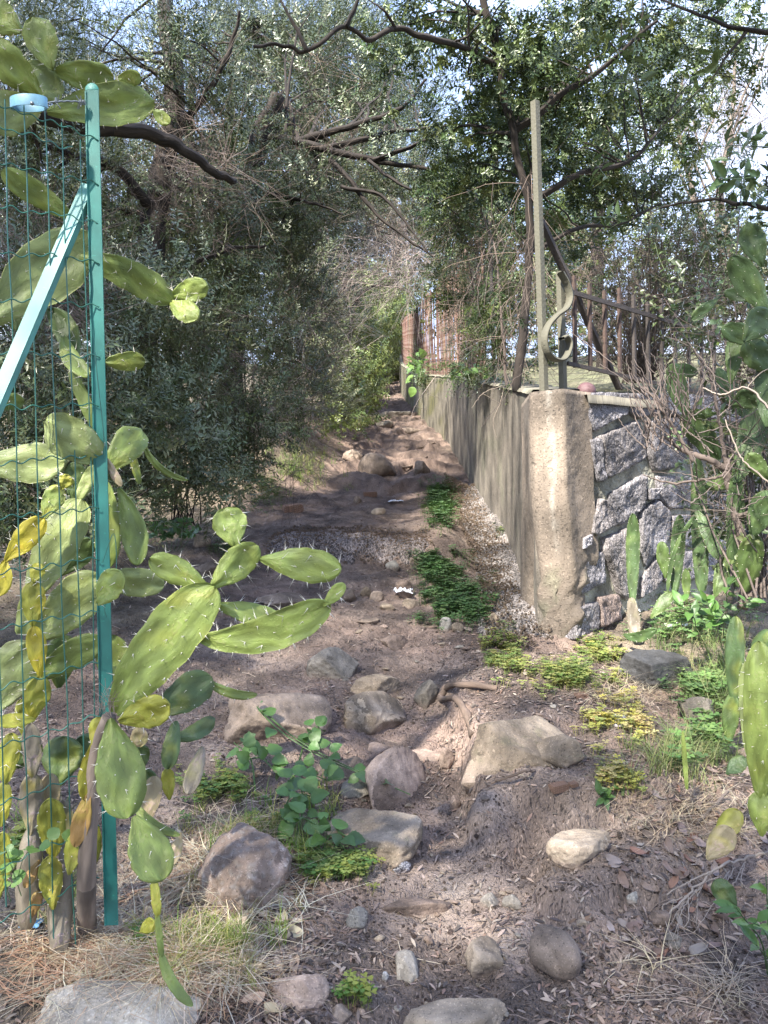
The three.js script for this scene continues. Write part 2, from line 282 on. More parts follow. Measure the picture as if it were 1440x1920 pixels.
// ---------------------------------------------------------------- boundary wall
{
  const o = V(CORNER[0], 0, -CORNER[1]), wall = thing('boundary_wall', 'long weathered concrete wall with a granite rubble end beside the footpath', 'wall', o);
  const mix = (a, b, t) => a.map((v, i) => lerp(v, b[i], clamp(t, 0, 1)));
  const grey = [0.4, 0.36, 0.31], stain = [0.17, 0.15, 0.13], moss = [0.25, 0.25, 0.075], pale = [0.5, 0.44, 0.38], lichen = [0.33, 0.34, 0.24];
  // plan line of the path side, finely divided
  const line = curve(TOP, 300).filter((p) => -p.z > 4.46); line.unshift(P(1032, 738, 4.49), P(1016, 737, 4.475)); const len = [0]; for (let i = 1; i < line.length; i++) len.push(len[i - 1] + line[i].distanceTo(line[i - 1]));
  const face = new MB(), cap = new MB(), rows = 34, T = 0.28;
  line.forEach((p, i) => {
    const s = len[i], y1 = p.y + 0.012 * N(s * 3, 2, 5), y0 = H(p.x - 0.12, -p.z) - 0.35;
    for (let k = 0; k <= rows; k++) {
      const v = k / rows, y = lerp(y0, y1, v), up = y - y0 - 0.35;
      const bulge = 0.005 * fbm(s * 0.5, y * 0.6, 3) + 0.004 * fbm(s * 5, y * 6, 9);
      const st = fbm(s * 0.5, y * 2.6, 4, 3), st2 = fbm(s * 0.3, y * 1.4, 14, 2), l = fbm(s * 0.35, y * 2.2, 8, 4);
      let c = mix(grey, stain, sst(st * 0.45 + st2 * 0.6 + l * 0.6, 0.0, 0.5) * 0.75);
      c = mix(c, pale, sst(l, 0.12, 0.45) * 0.6);
      c = mix(c, moss, sst(s, 9, 13) * (0.35 + 0.8 * sst(l + st, -0.15, 0.35)) * 0.7);
      c = mix(c, lichen, sst(fbm(s * 1.1, y * 2.4, 44, 3), 0.06, 0.3) * 0.45 * (1 - sst(s, 5, 9)));
      face.v(V(p.x - bulge, y, p.z), s, y, c);
    }
  });
  for (let i = 0; i < line.length - 1; i++) for (let k = 0; k < rows; k++) { const a = i * (rows + 1) + k; face.quad(a, a + rows + 1, a + rows + 2, a + 1); }
  face.build('plaster_face', M.plaster, wall);
  line.slice(2).forEach((p, i) => {
    const y = p.y + 0.012 * N(len[i] * 3, 2, 5), c = mix([0.5, 0.46, 0.38], lichen, 0.5 + N(len[i] * 2, 1, 1));
    const lip = 0.005 * fbm(len[i] * 0.5, y * 0.6, 3) + 0.014;
    cap.v(V(p.x - lip, y - 0.012, p.z), len[i], 0, c); cap.v(V(p.x - lip + 0.02, y + 0.012, p.z), len[i], 0.03, c); cap.v(V(p.x + T, y + 0.014 + 0.01 * N(len[i] * 4, 8, 1), p.z), len[i], T, c); cap.v(V(p.x + T, y - 0.6, p.z), len[i], T + 0.6, c);
  });
  for (let i = 0; i < line.length - 3; i++) for (let k = 0; k < 3; k++) { const a = i * 4 + k; cap.quad(a, a + 4, a + 5, a + 1); }
  cap.build('wall_top', M.plaster, wall);

  // corner pier: a plastered nose round the corner, crumbling at the foot
  const A = P(1048, 738, 4.36), dirR = V(RDIR[0], 0, -RDIR[1]), nR = V(-RDIR[1] * -1, 0, 0);
  const outR = V(RDIR[1], 0, RDIR[0]).normalize();               // out of the granite face, towards the right and the camera
  const topY = A.y, footY = H(A.x, 4.2) - 0.25, pier = new MB(), nu = 46, nv = 64;
  const B0 = P(1001, 738, 4.46), plan = new THREE.CatmullRomCurve3([P(984, 735, 5.0), P(997, 737, 4.62), P(1000, 738, 4.5), B0, P(1012, 738, 4.42), P(1036, 738, 4.375), A, V(A.x, A.y, A.z).addScaledVector(dirR, 0.03), V(A.x, A.y, A.z).addScaledVector(dirR, 0.12), V(A.x, A.y, A.z).addScaledVector(dirR, 0.27)].map((p, k) => V(p.x, 0, p.z).addScaledVector(k < 4 ? V(-1, 0, 0.2) : outR, k < 3 ? 0.028 : k > 7 ? 0.02 : 0.03)), false, 'centripetal'); const planLen = plan.getLength();
  for (let j = 0; j <= nv; j++) for (let i = 0; i <= nu; i++) {
    const v = j / nv, u = i / nu, y = lerp(footY, topY + 0.024, v), w = y - H(A.x, 4.25);
    const uu = u * lerp(0.8, 1, sst(w, 0.05, 0.6)), q = plan.getPointAt(uu); q.y = y;
    const erod = sst(w + 0.22 * N(u * 5, y * 3, 2), 0.5, 0.3), rag = fbm(u * 8, y * 9, 6, 4);
    q.addScaledVector(outR.clone().lerp(V(-1, 0, 0), sst(u, 0.5, 0.1)).normalize(), -0.05 * erod * (0.6 + 2 * rag) * sst(u, 0.12, 0.4) + 0.012 * fbm(u * 6, y * 5, 1, 4) + 0.006 * Math.exp(-Math.pow((u - 0.44 - 0.03 * N(y * 2, 1, 1)) / 0.02, 2)) * (1 - erod));
    q.x += 0.075 * sst(w, 0.95, -0.1) * sst(u, 0.1, 0.45) - 0.035 * sst(u, 0.4, 0.1) * sst(w, 1.1, 0.3);
    const st = fbm(u * 14, y * 0.4, 3, 3), l = fbm(u * 3, y * 2.2, 8, 4);
    let c = mix([0.43, 0.36, 0.3], stain, sst(st * 0.8 + l, 0.05, 0.4) * 0.7);
    c = mix(c, pale, sst(l, 0.02, 0.35) * 0.5);
    c = mix(c, [0.78, 0.73, 0.66], Math.exp(-Math.pow((u - 0.66 - 0.012 * N(y * 3, 1, 1)) / 0.016, 2)) * sst(w, 0.45, 0.7) * sst(N(y * 14, u * 40, 2), -0.5, 0.1) * 0.85);
    c = mix(c, [0.5, 0.42, 0.35], erod * 0.7); c = mix(c, lichen, erod * sst(fbm(u * 6, y * 6, 90, 3), 0.05, 0.25) * 0.6);
    pier.v(q, uu * planLen, y, c);
  }
  for (let j = 0; j < nv; j++) for (let i = 0; i < nu; i++) { const a = j * (nu + 1) + i; pier.quad(a, a + 1, a + nu + 2, a + nu + 1); }
  { const o = pier.n, m = nv * (nu + 1), c = pier.v(V(A.x + 0.12, topY + 0.026, A.z - 0.4), 0, 0, pale); for (let i = 0; i < nu; i++) pier.tri(m + i, m + i + 1, c); }
  pier.build('corner_pier', M.plaster, wall);

  // granite face
  const O = V(A.x, topY, A.z), e1 = dirR, ray = camera.position;
  const onFace = (px, py, out = 0) => { const d = P(px, py, 1).sub(ray), o2 = O.clone().addScaledVector(outR, out), t = o2.clone().sub(ray).dot(outR) / d.dot(outR), q = d.multiplyScalar(t).add(ray); return [q.clone().sub(O).dot(e1), q.y]; };
  const place = (u, y, out) => V(O.x, y, O.z).addScaledVector(e1, u).addScaledVector(outR, out);
  const mor = new MB(); const nu2 = 90, nv2 = 40;
  for (let j = 0; j <= nv2; j++) for (let i = 0; i <= nu2; i++) { const u = lerp(0.1, 3.6, i / nu2), y = lerp(H(O.x + u * e1.x, -(O.z + u * e1.z) - 0.1) - 0.3, topY + 0.0 + u * 0.02 - 0.02, j / nv2); mor.v(place(u, y, 0.0 + 0.012 * fbm(u * 6, y * 6, 3, 3)), u, y); }
  for (let j = 0; j < nv2; j++) for (let i = 0; i < nu2; i++) { const a = j * (nu2 + 1) + i; mor.quad(a, a + 1, a + nu2 + 2, a + nu2 + 1); }
  mor.build('mortar', M.mortar, wall);
  const top2 = new MB();
  for (let i = 0; i <= 60; i++) { const u = lerp(0.2, 3.6, i / 60), y = topY + u * 0.02 + 0.012 * N(u * 5, 3, 1), c = [0.36, 0.34, 0.28]; for (const [k, dy] of [[0.05, -0.05], [0.045, 0.0], [-0.3, 0.01], [-0.3, -0.5]]) top2.v(place(u, y + dy, k + (dy ? 0 : 0.01 * N(u * 9, 1, 4))), u, k, c); }
  for (let i = 0; i < 60; i++) for (let k = 0; k < 3; k++) top2.quad(i * 4 + k, i * 4 + k + 1, i * 4 + k + 5, i * 4 + k + 4);
  top2.build('wall_top', M.plaster, wall);
  const crop = (a) => a.map(([x, y]) => onFace(960 + x / 3, 640 + y / 3));
  const polys = [
    [[415, 300], [525, 292], [632, 300], [628, 410], [560, 440], [450, 505], [415, 440]], [[642, 300], [800, 296], [806, 415], [690, 432], [636, 398]], [[818, 300], [990, 304], [984, 430], [850, 412]],
    [[478, 545], [690, 450], [730, 560], [745, 655], [640, 715], [525, 768], [500, 680]], [[425, 560], [468, 552], [492, 690], [510, 780], [472, 792], [440, 690]], [[755, 455], [930, 432], [958, 500], [940, 700], [795, 728], [758, 640]],
    [[540, 860], [722, 756], [722, 930], [605, 1030], [572, 1020], [535, 930]], [[440, 985], [480, 888], [530, 905], [562, 1030], [452, 1095], [425, 1080]], [[735, 832], [800, 828], [792, 888], [742, 894]],
    [[808, 760], [1032, 768], [1030, 940], [872, 938], [818, 880]], [[722, 945], [800, 900], [866, 960], [862, 1100], [740, 1252], [712, 1150], [704, 1000]], [[500, 1112], [640, 1060], [652, 1200], [662, 1440], [592, 1428], [540, 1280], [495, 1180]],
    [[362, 1192], [500, 1190], [514, 1350], [370, 1420], [345, 1350]], [[335, 1500], [460, 1468], [462, 1612], [325, 1672]], [[472, 1440], [570, 1426], [574, 1560], [474, 1602]], [[720, 1330], [822, 1180], [830, 1330], [782, 1400], [705, 1440]],
    [[972, 520], [1062, 500], [1160, 508], [1180, 640], [1014, 640]], [[1010, 310], [1150, 316], [1290, 330], [1284, 470], [1100, 440], [1000, 430]], [[876, 985], [1050, 975], [1052, 1150], [950, 1150], [880, 1090]], [[1060, 790], [1210, 830], [1205, 960], [1064, 940]],
    [[372, 1108], [416, 1086], [412, 1150], [366, 1168]], [[850, 1190], [1030, 1180], [1028, 1330], [856, 1350]], [[1072, 990], [1250, 1000], [1240, 1180], [1076, 1160]], [[1200, 520], [1330, 540], [1330, 760], [1195, 700]], [[1310, 330], [1440, 345], [1436, 500], [1306, 480]], [[1230, 840], [1370, 830], [1372, 1000], [1240, 980]], [[1052, 1190], [1230, 1210], [1220, 1360], [1056, 1350]],
  ].map(crop);
  for (let u = 2.25; u < 3.4; u += 0.36) for (let k = 0; k < 5; k++) { const y = topY - 0.05 - k * 0.27, a = u + (k % 2) * 0.15; polys.push([[a, y], [a + 0.33, y - 0.02], [a + 0.31, y - 0.24], [a + 0.02, y - 0.22]]); }
  polys.forEach((pl, n) => {
    const mb = new MB(), m = 44, per = []; let cx = 0, cy = 0; pl.forEach(([u, y]) => { cx += u / pl.length; cy += y / pl.length; });
    let tot = 0; const seg = pl.map((a, i) => { const b = pl[(i + 1) % pl.length], l = Math.hypot(b[0] - a[0], b[1] - a[1]); tot += l; return l; });
    for (let i = 0; i < m; i++) { let t = i / m * tot, k = 0; while (t > seg[k]) t -= seg[k++]; const a = pl[k], b = pl[(k + 1) % pl.length], f = t / seg[k]; per.push([lerp(a[0], b[0], f), lerp(a[1], b[1], f)]); }
    const tone = [[0.84, 0.81, 0.82], [0.72, 0.68, 0.67], [0.92, 0.88, 0.87], [0.78, 0.72, 0.68]][n % 4], out = 0.03 + 0.01 * (n % 3), c0 = n === 14 ? [0.86, 0.68, 0.58] : tone, tilt = rr(-0.06, 0.06), tilt2 = rr(-0.06, 0.06);
    const rings = [[1.07, -0.03], [1.06, out * 0.45], [1.02, out * 0.8], [0.96, out], [0.83, out], [0.7, out], [0.55, out], [0.38, out], [0.2, out]];
    rings.forEach(([f, z], r) => per.forEach(([u, y], i) => {
      const rag = 1 + 0.05 * N(u * 22, y * 22, n) + 0.02 * N(u * 60, y * 60, n), uu = cx + (u - cx) * f * rag, yy = cy + (y - cy) * f * rag;
      const zz = z + (r > 1 ? 0.022 * fbm(uu * 9, yy * 9, n * 3, 3) + 0.016 * fbm(uu * 30, yy * 30, n, 2) + tilt * (uu - cx) + tilt2 * (yy - cy) : 0);
      const dk = 0.62 + 0.3 * sst(fbm(uu * 4, yy * 4, 7, 3), -0.25, 0.2); mb.v(place(uu, yy, zz), uu + zz * 1.7, yy + zz * 1.3, c0.map((v) => v * dk * 0.72));
    }));
    for (let r = 0; r < rings.length - 1; r++) for (let i = 0; i < m; i++) { const a = r * m + i, b = r * m + (i + 1) % m; mb.quad(a, b, b + m, a + m); }
    const cz = out + 0.012 * fbm(cx * 9, cy * 9, n * 3, 3), ce = mb.v(place(cx, cy, cz), cx, cy, c0.map((v) => v * 0.5)); for (let i = 0; i < m; i++) mb.tri((rings.length - 1) * m + i, (rings.length - 1) * m + (i + 1) % m, ce);
    mb.build('stone', M.granite, wall);
  });
  // pebbly footing spilling out along the foot of the path face
  const ft = new MB(), fu = 150, fv = 14;
  for (let i = 0; i <= fu; i++) { const t = i / fu, d = lerp(4.25, 10.5, t), k = clamp((d - CORNER[1]) / (56 - CORNER[1]), 0, 1), xw = d < CORNER[1] ? CORNER[0] : line.reduce((b, p) => Math.abs(-p.z - d) < Math.abs(-b.z - d) ? p : b).x, wid = (0.3 + 0.1 * N(d * 2, 1, 1)) * sst(t, 0, 0.06) * sst(1 - t, 0, 0.3);
    for (let j = 0; j <= fv; j++) { const v = j / fv, x = xw + 0.05 - v * (wid + 0.1), h = H(x, d), y = h - 0.03 - 0.06 * sst(t, 0.05, 0) + 0.07 * sst(t, 0, 0.12) * (1 - v) * (1 - v) * sst(1 - t, 0, 0.3) * (1 + 0.6 * N(d * 3, v * 2, 5)) + 0.05 * fbm(x * 12, d * 12, 4, 3) + 0.02 * (1 - v) + 0.035; ft.v(V(x, v > 0.99 ? h - 0.05 : y, -d), x, d); } }
  for (let i = 0; i < fu; i++) for (let j = 0; j < fv; j++) { const a = i * (fv + 1) + j; ft.quad(a, a + 1, a + fv + 2, a + fv + 1); }
  ft.build('pebbly_footing', M.aggregate, wall);

  // iron fence on the granite face
  const FP = (px, py) => { const [u, y] = onFace(px, py, -0.12); return place(u, y, -0.12); };
  const fen = thing('iron_fence', 'rusty iron railing with scroll and slanting brace on top of the granite wall', 'railing', FP(1035, 732));
  const post = (a, b, w, mat, name) => { const mb = new MB(), p0 = FP(...a), p1 = FP(...b), z = p1.clone().sub(p0), x = e1.clone().multiplyScalar(w), y = outR.clone().multiplyScalar(-w); mb.box(p0.clone().addScaledVector(x, -0.5).addScaledVector(y, -0.5), x, y, z); return mb.build(name, mat, fen); };
  post([1020, 734], [1003, 190], 0.037, M.ironPale, 'post');
  post([1056, 732], [1050, 510], 0.034, M.ironPale, 'post');
  const rail = (a, b, w) => { const mb = new MB(), p0 = FP(...a), p1 = FP(...b); p0.addScaledVector(outR, 0.012); p1.addScaledVector(outR, 0.012); mb.box(p0, p1.clone().sub(p0), V(0, w, 0), outR.clone().multiplyScalar(0.012)); mb.build('rail', M.iron, fen); };
  rail([1056, 550], [1420, 657], 0.028); rail([1060, 686], [1420, 765], 0.024);
  for (let i = 0; i < 15; i++) { const px = 1077 + i * 29 - i * i * 0.28, mb = new MB(), top = 516 + (px - 1077) * 0.27 + (i % 3) * 6, p0 = FP(px + 2, 683 + (px - 1060) * 0.2 + 2), p1 = FP(px, top); mb.box(p0, e1.clone().multiplyScalar(0.02), outR.clone().multiplyScalar(-0.02), p1.sub(p0)); mb.build('bar', i < 4 ? M.rust : M.iron, fen); }
  { const mb = new MB(), a = FP(1022, 405), b = FP(1172, 728), z = b.clone().sub(a), ou = outR.clone().multiplyScalar(-0.04); mb.box(a.addScaledVector(outR, -0.03), e1.clone().multiplyScalar(0.03), ou, z); mb.build('brace', M.iron, fen); }
  { const pts = [[1038, 515], [1050, 536], [1056, 560], [1050, 580], [1030, 596], [1014, 616], [1008, 640], [1014, 664], [1028, 677], [1044, 676], [1053, 662], [1055, 645], [1048, 634], [1040, 638]].map(([x, y]) => FP(x, y).addScaledVector(outR, 0.05)), c = curve(pts, 60), mb = new MB();
    c.forEach((p, i) => { const t = c[Math.min(i + 1, 60)].clone().sub(c[Math.max(i - 1, 0)]).normalize(), n = t.clone().cross(outR).normalize().multiplyScalar(0.008), w = outR.clone().multiplyScalar(0.022); for (const [a, b] of [[1, 1], [1, -1], [-1, -1], [-1, 1]]) mb.v(p.clone().addScaledVector(n, a).addScaledVector(w, b), i * 0.02, a * b * 0.02); });
    for (let i = 0; i < 60; i++) for (let k = 0; k < 4; k++) mb.quad(i * 4 + k, i * 4 + (k + 1) % 4, i * 4 + 4 + (k + 1) % 4, i * 4 + 4 + k);
    mb.build('scroll', M.ironPale, fen); }
  // small round ball on the wall
  const bp = FP(1083, 723), ball = new THREE.SphereGeometry(0.058, 24, 14); ball.scale(1, 0.95, 1);
  const bm = shadowed(new THREE.Mesh(ball, M.ball)); bm.name = 'ball'; bm.position.set(bp.x, topY + 0.045, bp.z); bm.position.addScaledVector(outR, 0.06); scene.add(bm); tag(bm, 'small dull pink ball lying on the wall top by the scroll', 'ball');

  // tall rusty slat fence standing on the far part of the wall
  const sf = thing('slat_fence', 'tall rusty red slat fence on top of the far concrete wall', 'fence', TOP[3]);
  let cnt = 0;
  for (let s = 5.2; s < 48 && cnt < 300; s += 0.098 + s * 0.0016, cnt++) {
    let i = len.findIndex((l) => l > s); if (i < 1) break;
    const f = (s - len[i - 1]) / (len[i] - len[i - 1]), p = line[i - 1].clone().lerp(line[i], f), t = line[i].clone().sub(line[i - 1]).setY(0).normalize(), n = V(t.z, 0, -t.x);
    const w = rr(0.05, 0.085), h = 1.95 + rr(-0.08, 0.08) - 0.15 * sst(s, 20, 40), c = jitter(pick([[0.3, 0.19, 0.16], [0.36, 0.24, 0.2], [0.22, 0.145, 0.12], [0.4, 0.3, 0.25]]), 0.2, 0.08), mb = new MB();
    const b0 = p.clone().addScaledVector(n, -0.12 + rr(-0.012, 0.012)).add(V(0, -0.01, 0)); mb.box(b0, t.clone().multiplyScalar(w), n.clone().multiplyScalar(-0.012), V(rr(-0.03, 0.03), h, rr(-0.03, 0.03)), c);
    mb.build('slat', M.slat ??= std({ map: rep(rustTex, 2), vertexColors: true, roughness: 0.85 }), sf);
  }
  for (const y of [0.35, 1.5]) { const mb = new MB(), pts = []; for (let i = 0; i < line.length; i++) if (len[i] > 5 && len[i] < 46) { pts.push(V(line[i].x + 0.155, line[i].y + y, line[i].z)); } mb.tube(pts, 0.016, 5); mb.build('rail', M.iron, sf); }
  for (let s = 5; s < 46; s += 2.4) { const i = len.findIndex((l) => l > s), p = line[i], mb = new MB(); mb.tube([V(p.x + 0.2, p.y - 0.1, p.z), V(p.x + 0.2, p.y + 2.05, p.z)], 0.022, 8); mb.build('post', M.iron, sf); }
}

// ---------------------------------------------------------------- green wire fence on the left
{
  const D = (px) => lerp(1.97, 2.1, px / 165), Q = (px, py, dd = 0) => P(px, py, D(px) + dd);
  const fen = thing('wire_fence', 'green wire mesh fence with a teal angle post and slanting brace on the left', 'fence', G(210, 1720));
  { // angle section post with a rounded tip
    const a = Q(209, 1735), b = Q(172, 168), ax = b.clone().sub(a), x = V(0.036, 0, 0), mb = new MB();
    const tipz = V(0.0032, 0, 0);
    mb.box(a.clone().add(V(-0.018, 0, 0)), x, V(0, 0, -0.004), ax);
    mb.box(a.clone().add(V(-0.0185, 0, 0.003)), V(0.004, 0, 0), V(0, 0, -0.04), ax.clone().multiplyScalar(0.998));
    const p = new MB(), n0 = 12, c = b.clone(), cf = p.v(c.clone().add(V(0, 0, 0.0005))), cb = p.v(c.clone().add(V(0, 0, -0.004)));
    for (let i = 0; i <= n0; i++) { const t = i / n0 * Math.PI, q = c.clone().add(V(Math.cos(t) * 0.018, Math.sin(t) * 0.018, 0)); p.v(q.clone().add(V(0, 0, 0.0005))); p.v(q.clone().add(V(0, 0, -0.004))); }
    for (let i = 0; i < n0; i++) { const k = 2 + i * 2; p.tri(cf, k, k + 2); p.tri(cb, k + 3, k + 1); p.quad(k, k + 1, k + 3, k + 2); }
    const g = mb.build('post', M.green, fen); p.build('post_tip', M.green, g);
  }
  { const a = Q(164, 345, 0.03), b = P(-25, 785, 1.9), ax = b.clone().sub(a), side = ax.clone().cross(V(0, 0, 1)).normalize().multiplyScalar(0.034), mb = new MB(); mb.box(a.addScaledVector(side, -0.5), side, V(0, 0, -0.0035), ax); mb.box(a.clone().add(V(0, 0, 0.0002)), side.clone().multiplyScalar(0.1), V(0, 0, -0.028), ax.clone().multiplyScalar(0.999)); mb.build('brace', M.paleGreen, fen); }
  const wires = (x) => [[5, 190], [44, 186], [84, 196], [118, 225]][x];
  const tops = [[8, 186], [47, 198], [84, 208], [118, 230], [150, 262]], bots = [[58, 1730], [100, 1760], [140, 1772], [168, 1690], [176, 1480]];
  [[-30, 200, 10, 1700], ...tops.map((t, i) => [...t, ...bots[i]])].forEach(([x0, y0, x1, y1], k) => {
    const pts = []; for (let i = 0; i <= 46; i++) { const t = i / 46, y = lerp(y0, y1, t), x = lerp(x0, x1, t) + 5 * N(t * 4, k * 3, 1) + 3 * N(t * 9, k, 7) - (k === 5 ? -6 * Math.sin(t * 3) : 0); pts.push(Q(x, y, 0.004 * N(t * 40, k, 3))); }
    const mb = new MB(); mb.tube(pts, 0.0018, 5); mb.build('wire', M.wire, fen);
  });
  const hl = [[186, 262, 1], [230, 277, 0], [299, 346, 1], [383, 416, 1], [470, 490, 1], [557, 573, 1], [663, 665, 1], [764, 758, 1], [871, 851, 1], [977, 950, 1], [1080, 1046, 1], [1188, 1144, 1], [1298, 1240, 1], [1412, 1340, 1], [1520, 1440, 1], [1640, 1545, 1], [1745, 1640, 1]];
  hl.forEach(([yl, yr, full], k) => {
    const pts = [], xr = full ? 186 : 137; for (let i = 0; i <= 40; i++) { const t = i / 40, x = lerp(-30, xr, t), y = lerp(yl, yr, t) + 7 * N(t * 5, k * 2.3, 4) + 3.5 * Math.sin(x / 37 * Math.PI * 2 + 1); pts.push(Q(x, y, 0.006 * N(t * 9, k, 8) + (full && i > 38 ? -0.006 : 0))); }
    const mb = new MB(); mb.tube(pts, 0.0018, 5); mb.build('wire', M.wire, fen);
  });
  { // barbed strand between collar and post, and a loose tie
    const pts = []; for (let i = 0; i <= 30; i++) { const t = i / 30; pts.push(Q(lerp(88, 160, t), 193 - 3 * Math.sin(t * 3) + 1.5 * N(t * 9, 1, 1), -0.004)); }
    const mb = new MB(); mb.tube(pts, 0.0022, 5);
    for (const px of [106, 150]) for (let k = 0; k < 3; k++) { const c = Q(px + rr(-3, 3), 191, -0.004); mb.tube([c.clone().add(V(rr(-0.012, 0.012), -0.014, rr(-0.01, 0.01))), c, c.clone().add(V(rr(-0.012, 0.012), 0.014, rr(-0.01, 0.01)))], 0.0012, 4); }
    for (let k = 0; k < 4; k++) { const t = []; for (let i = 0; i <= 10; i++) { const an = i / 10 * Math.PI * 2; t.push(Q(150 + k * 3, 192, -0.004).add(V(0, Math.cos(an) * 0.006, Math.sin(an) * 0.006))); } mb.tube(t, 0.0011, 4); }
    mb.build('barbed_wire', M.steel, fen);
    const t2 = curve([Q(178, 660, -0.02), Q(184, 720, -0.022), Q(193, 800, -0.022), Q(197, 858, -0.02)], 20), m2 = new MB(); m2.tube(t2, 0.0012, 4); m2.build('wire', M.wire, fen);
    const t3 = curve([Q(192, 1055, -0.02), Q(213, 1000, -0.022), Q(216, 1090, -0.022), Q(196, 1140, -0.02), Q(200, 1158, -0.02)], 24), m3 = new MB(); m3.tube(t3, 0.0012, 4); m3.build('wire', M.wire, fen);
  }
  { // blue collar
    const c = Q(54, 194, -0.012), mb = new MB(), n = 28;
    for (let i = 0; i <= n; i++) { const t = i / n * Math.PI * 2; for (const [k, y] of [[1, -0.013], [1, 0.013], [0.9, 0.013], [0.9, -0.013]]) mb.v(c.clone().add(V(Math.cos(t) * 0.048 * k, y * (1 + 0.1 * Math.sin(t)), Math.sin(t) * 0.022 * k)), t * 0.05, y); }
    for (let i = 0; i < n; i++) for (let k = 0; k < 4; k++) mb.quad(i * 4 + k, i * 4 + (k + 1) % 4, i * 4 + 4 + (k + 1) % 4, i * 4 + 4 + k);
    const o = mb.build('clamp_collar', M.bluePlastic, fen);
    const b = new MB(); b.tube([Q(78, 193, -0.04), Q(78, 193, -0.026)], 0.004, 8); b.tube([Q(60, 194, -0.04), Q(60, 194, -0.026)], 0.005, 8); b.build('bolt', M.steel, o);
  }
}

// ---------------------------------------------------------------- prickly pears
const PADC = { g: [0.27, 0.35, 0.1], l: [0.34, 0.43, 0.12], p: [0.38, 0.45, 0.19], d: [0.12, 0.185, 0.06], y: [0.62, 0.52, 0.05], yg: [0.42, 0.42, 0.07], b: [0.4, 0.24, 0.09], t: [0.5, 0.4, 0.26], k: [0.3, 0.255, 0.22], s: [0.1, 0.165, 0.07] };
let padN = 0;
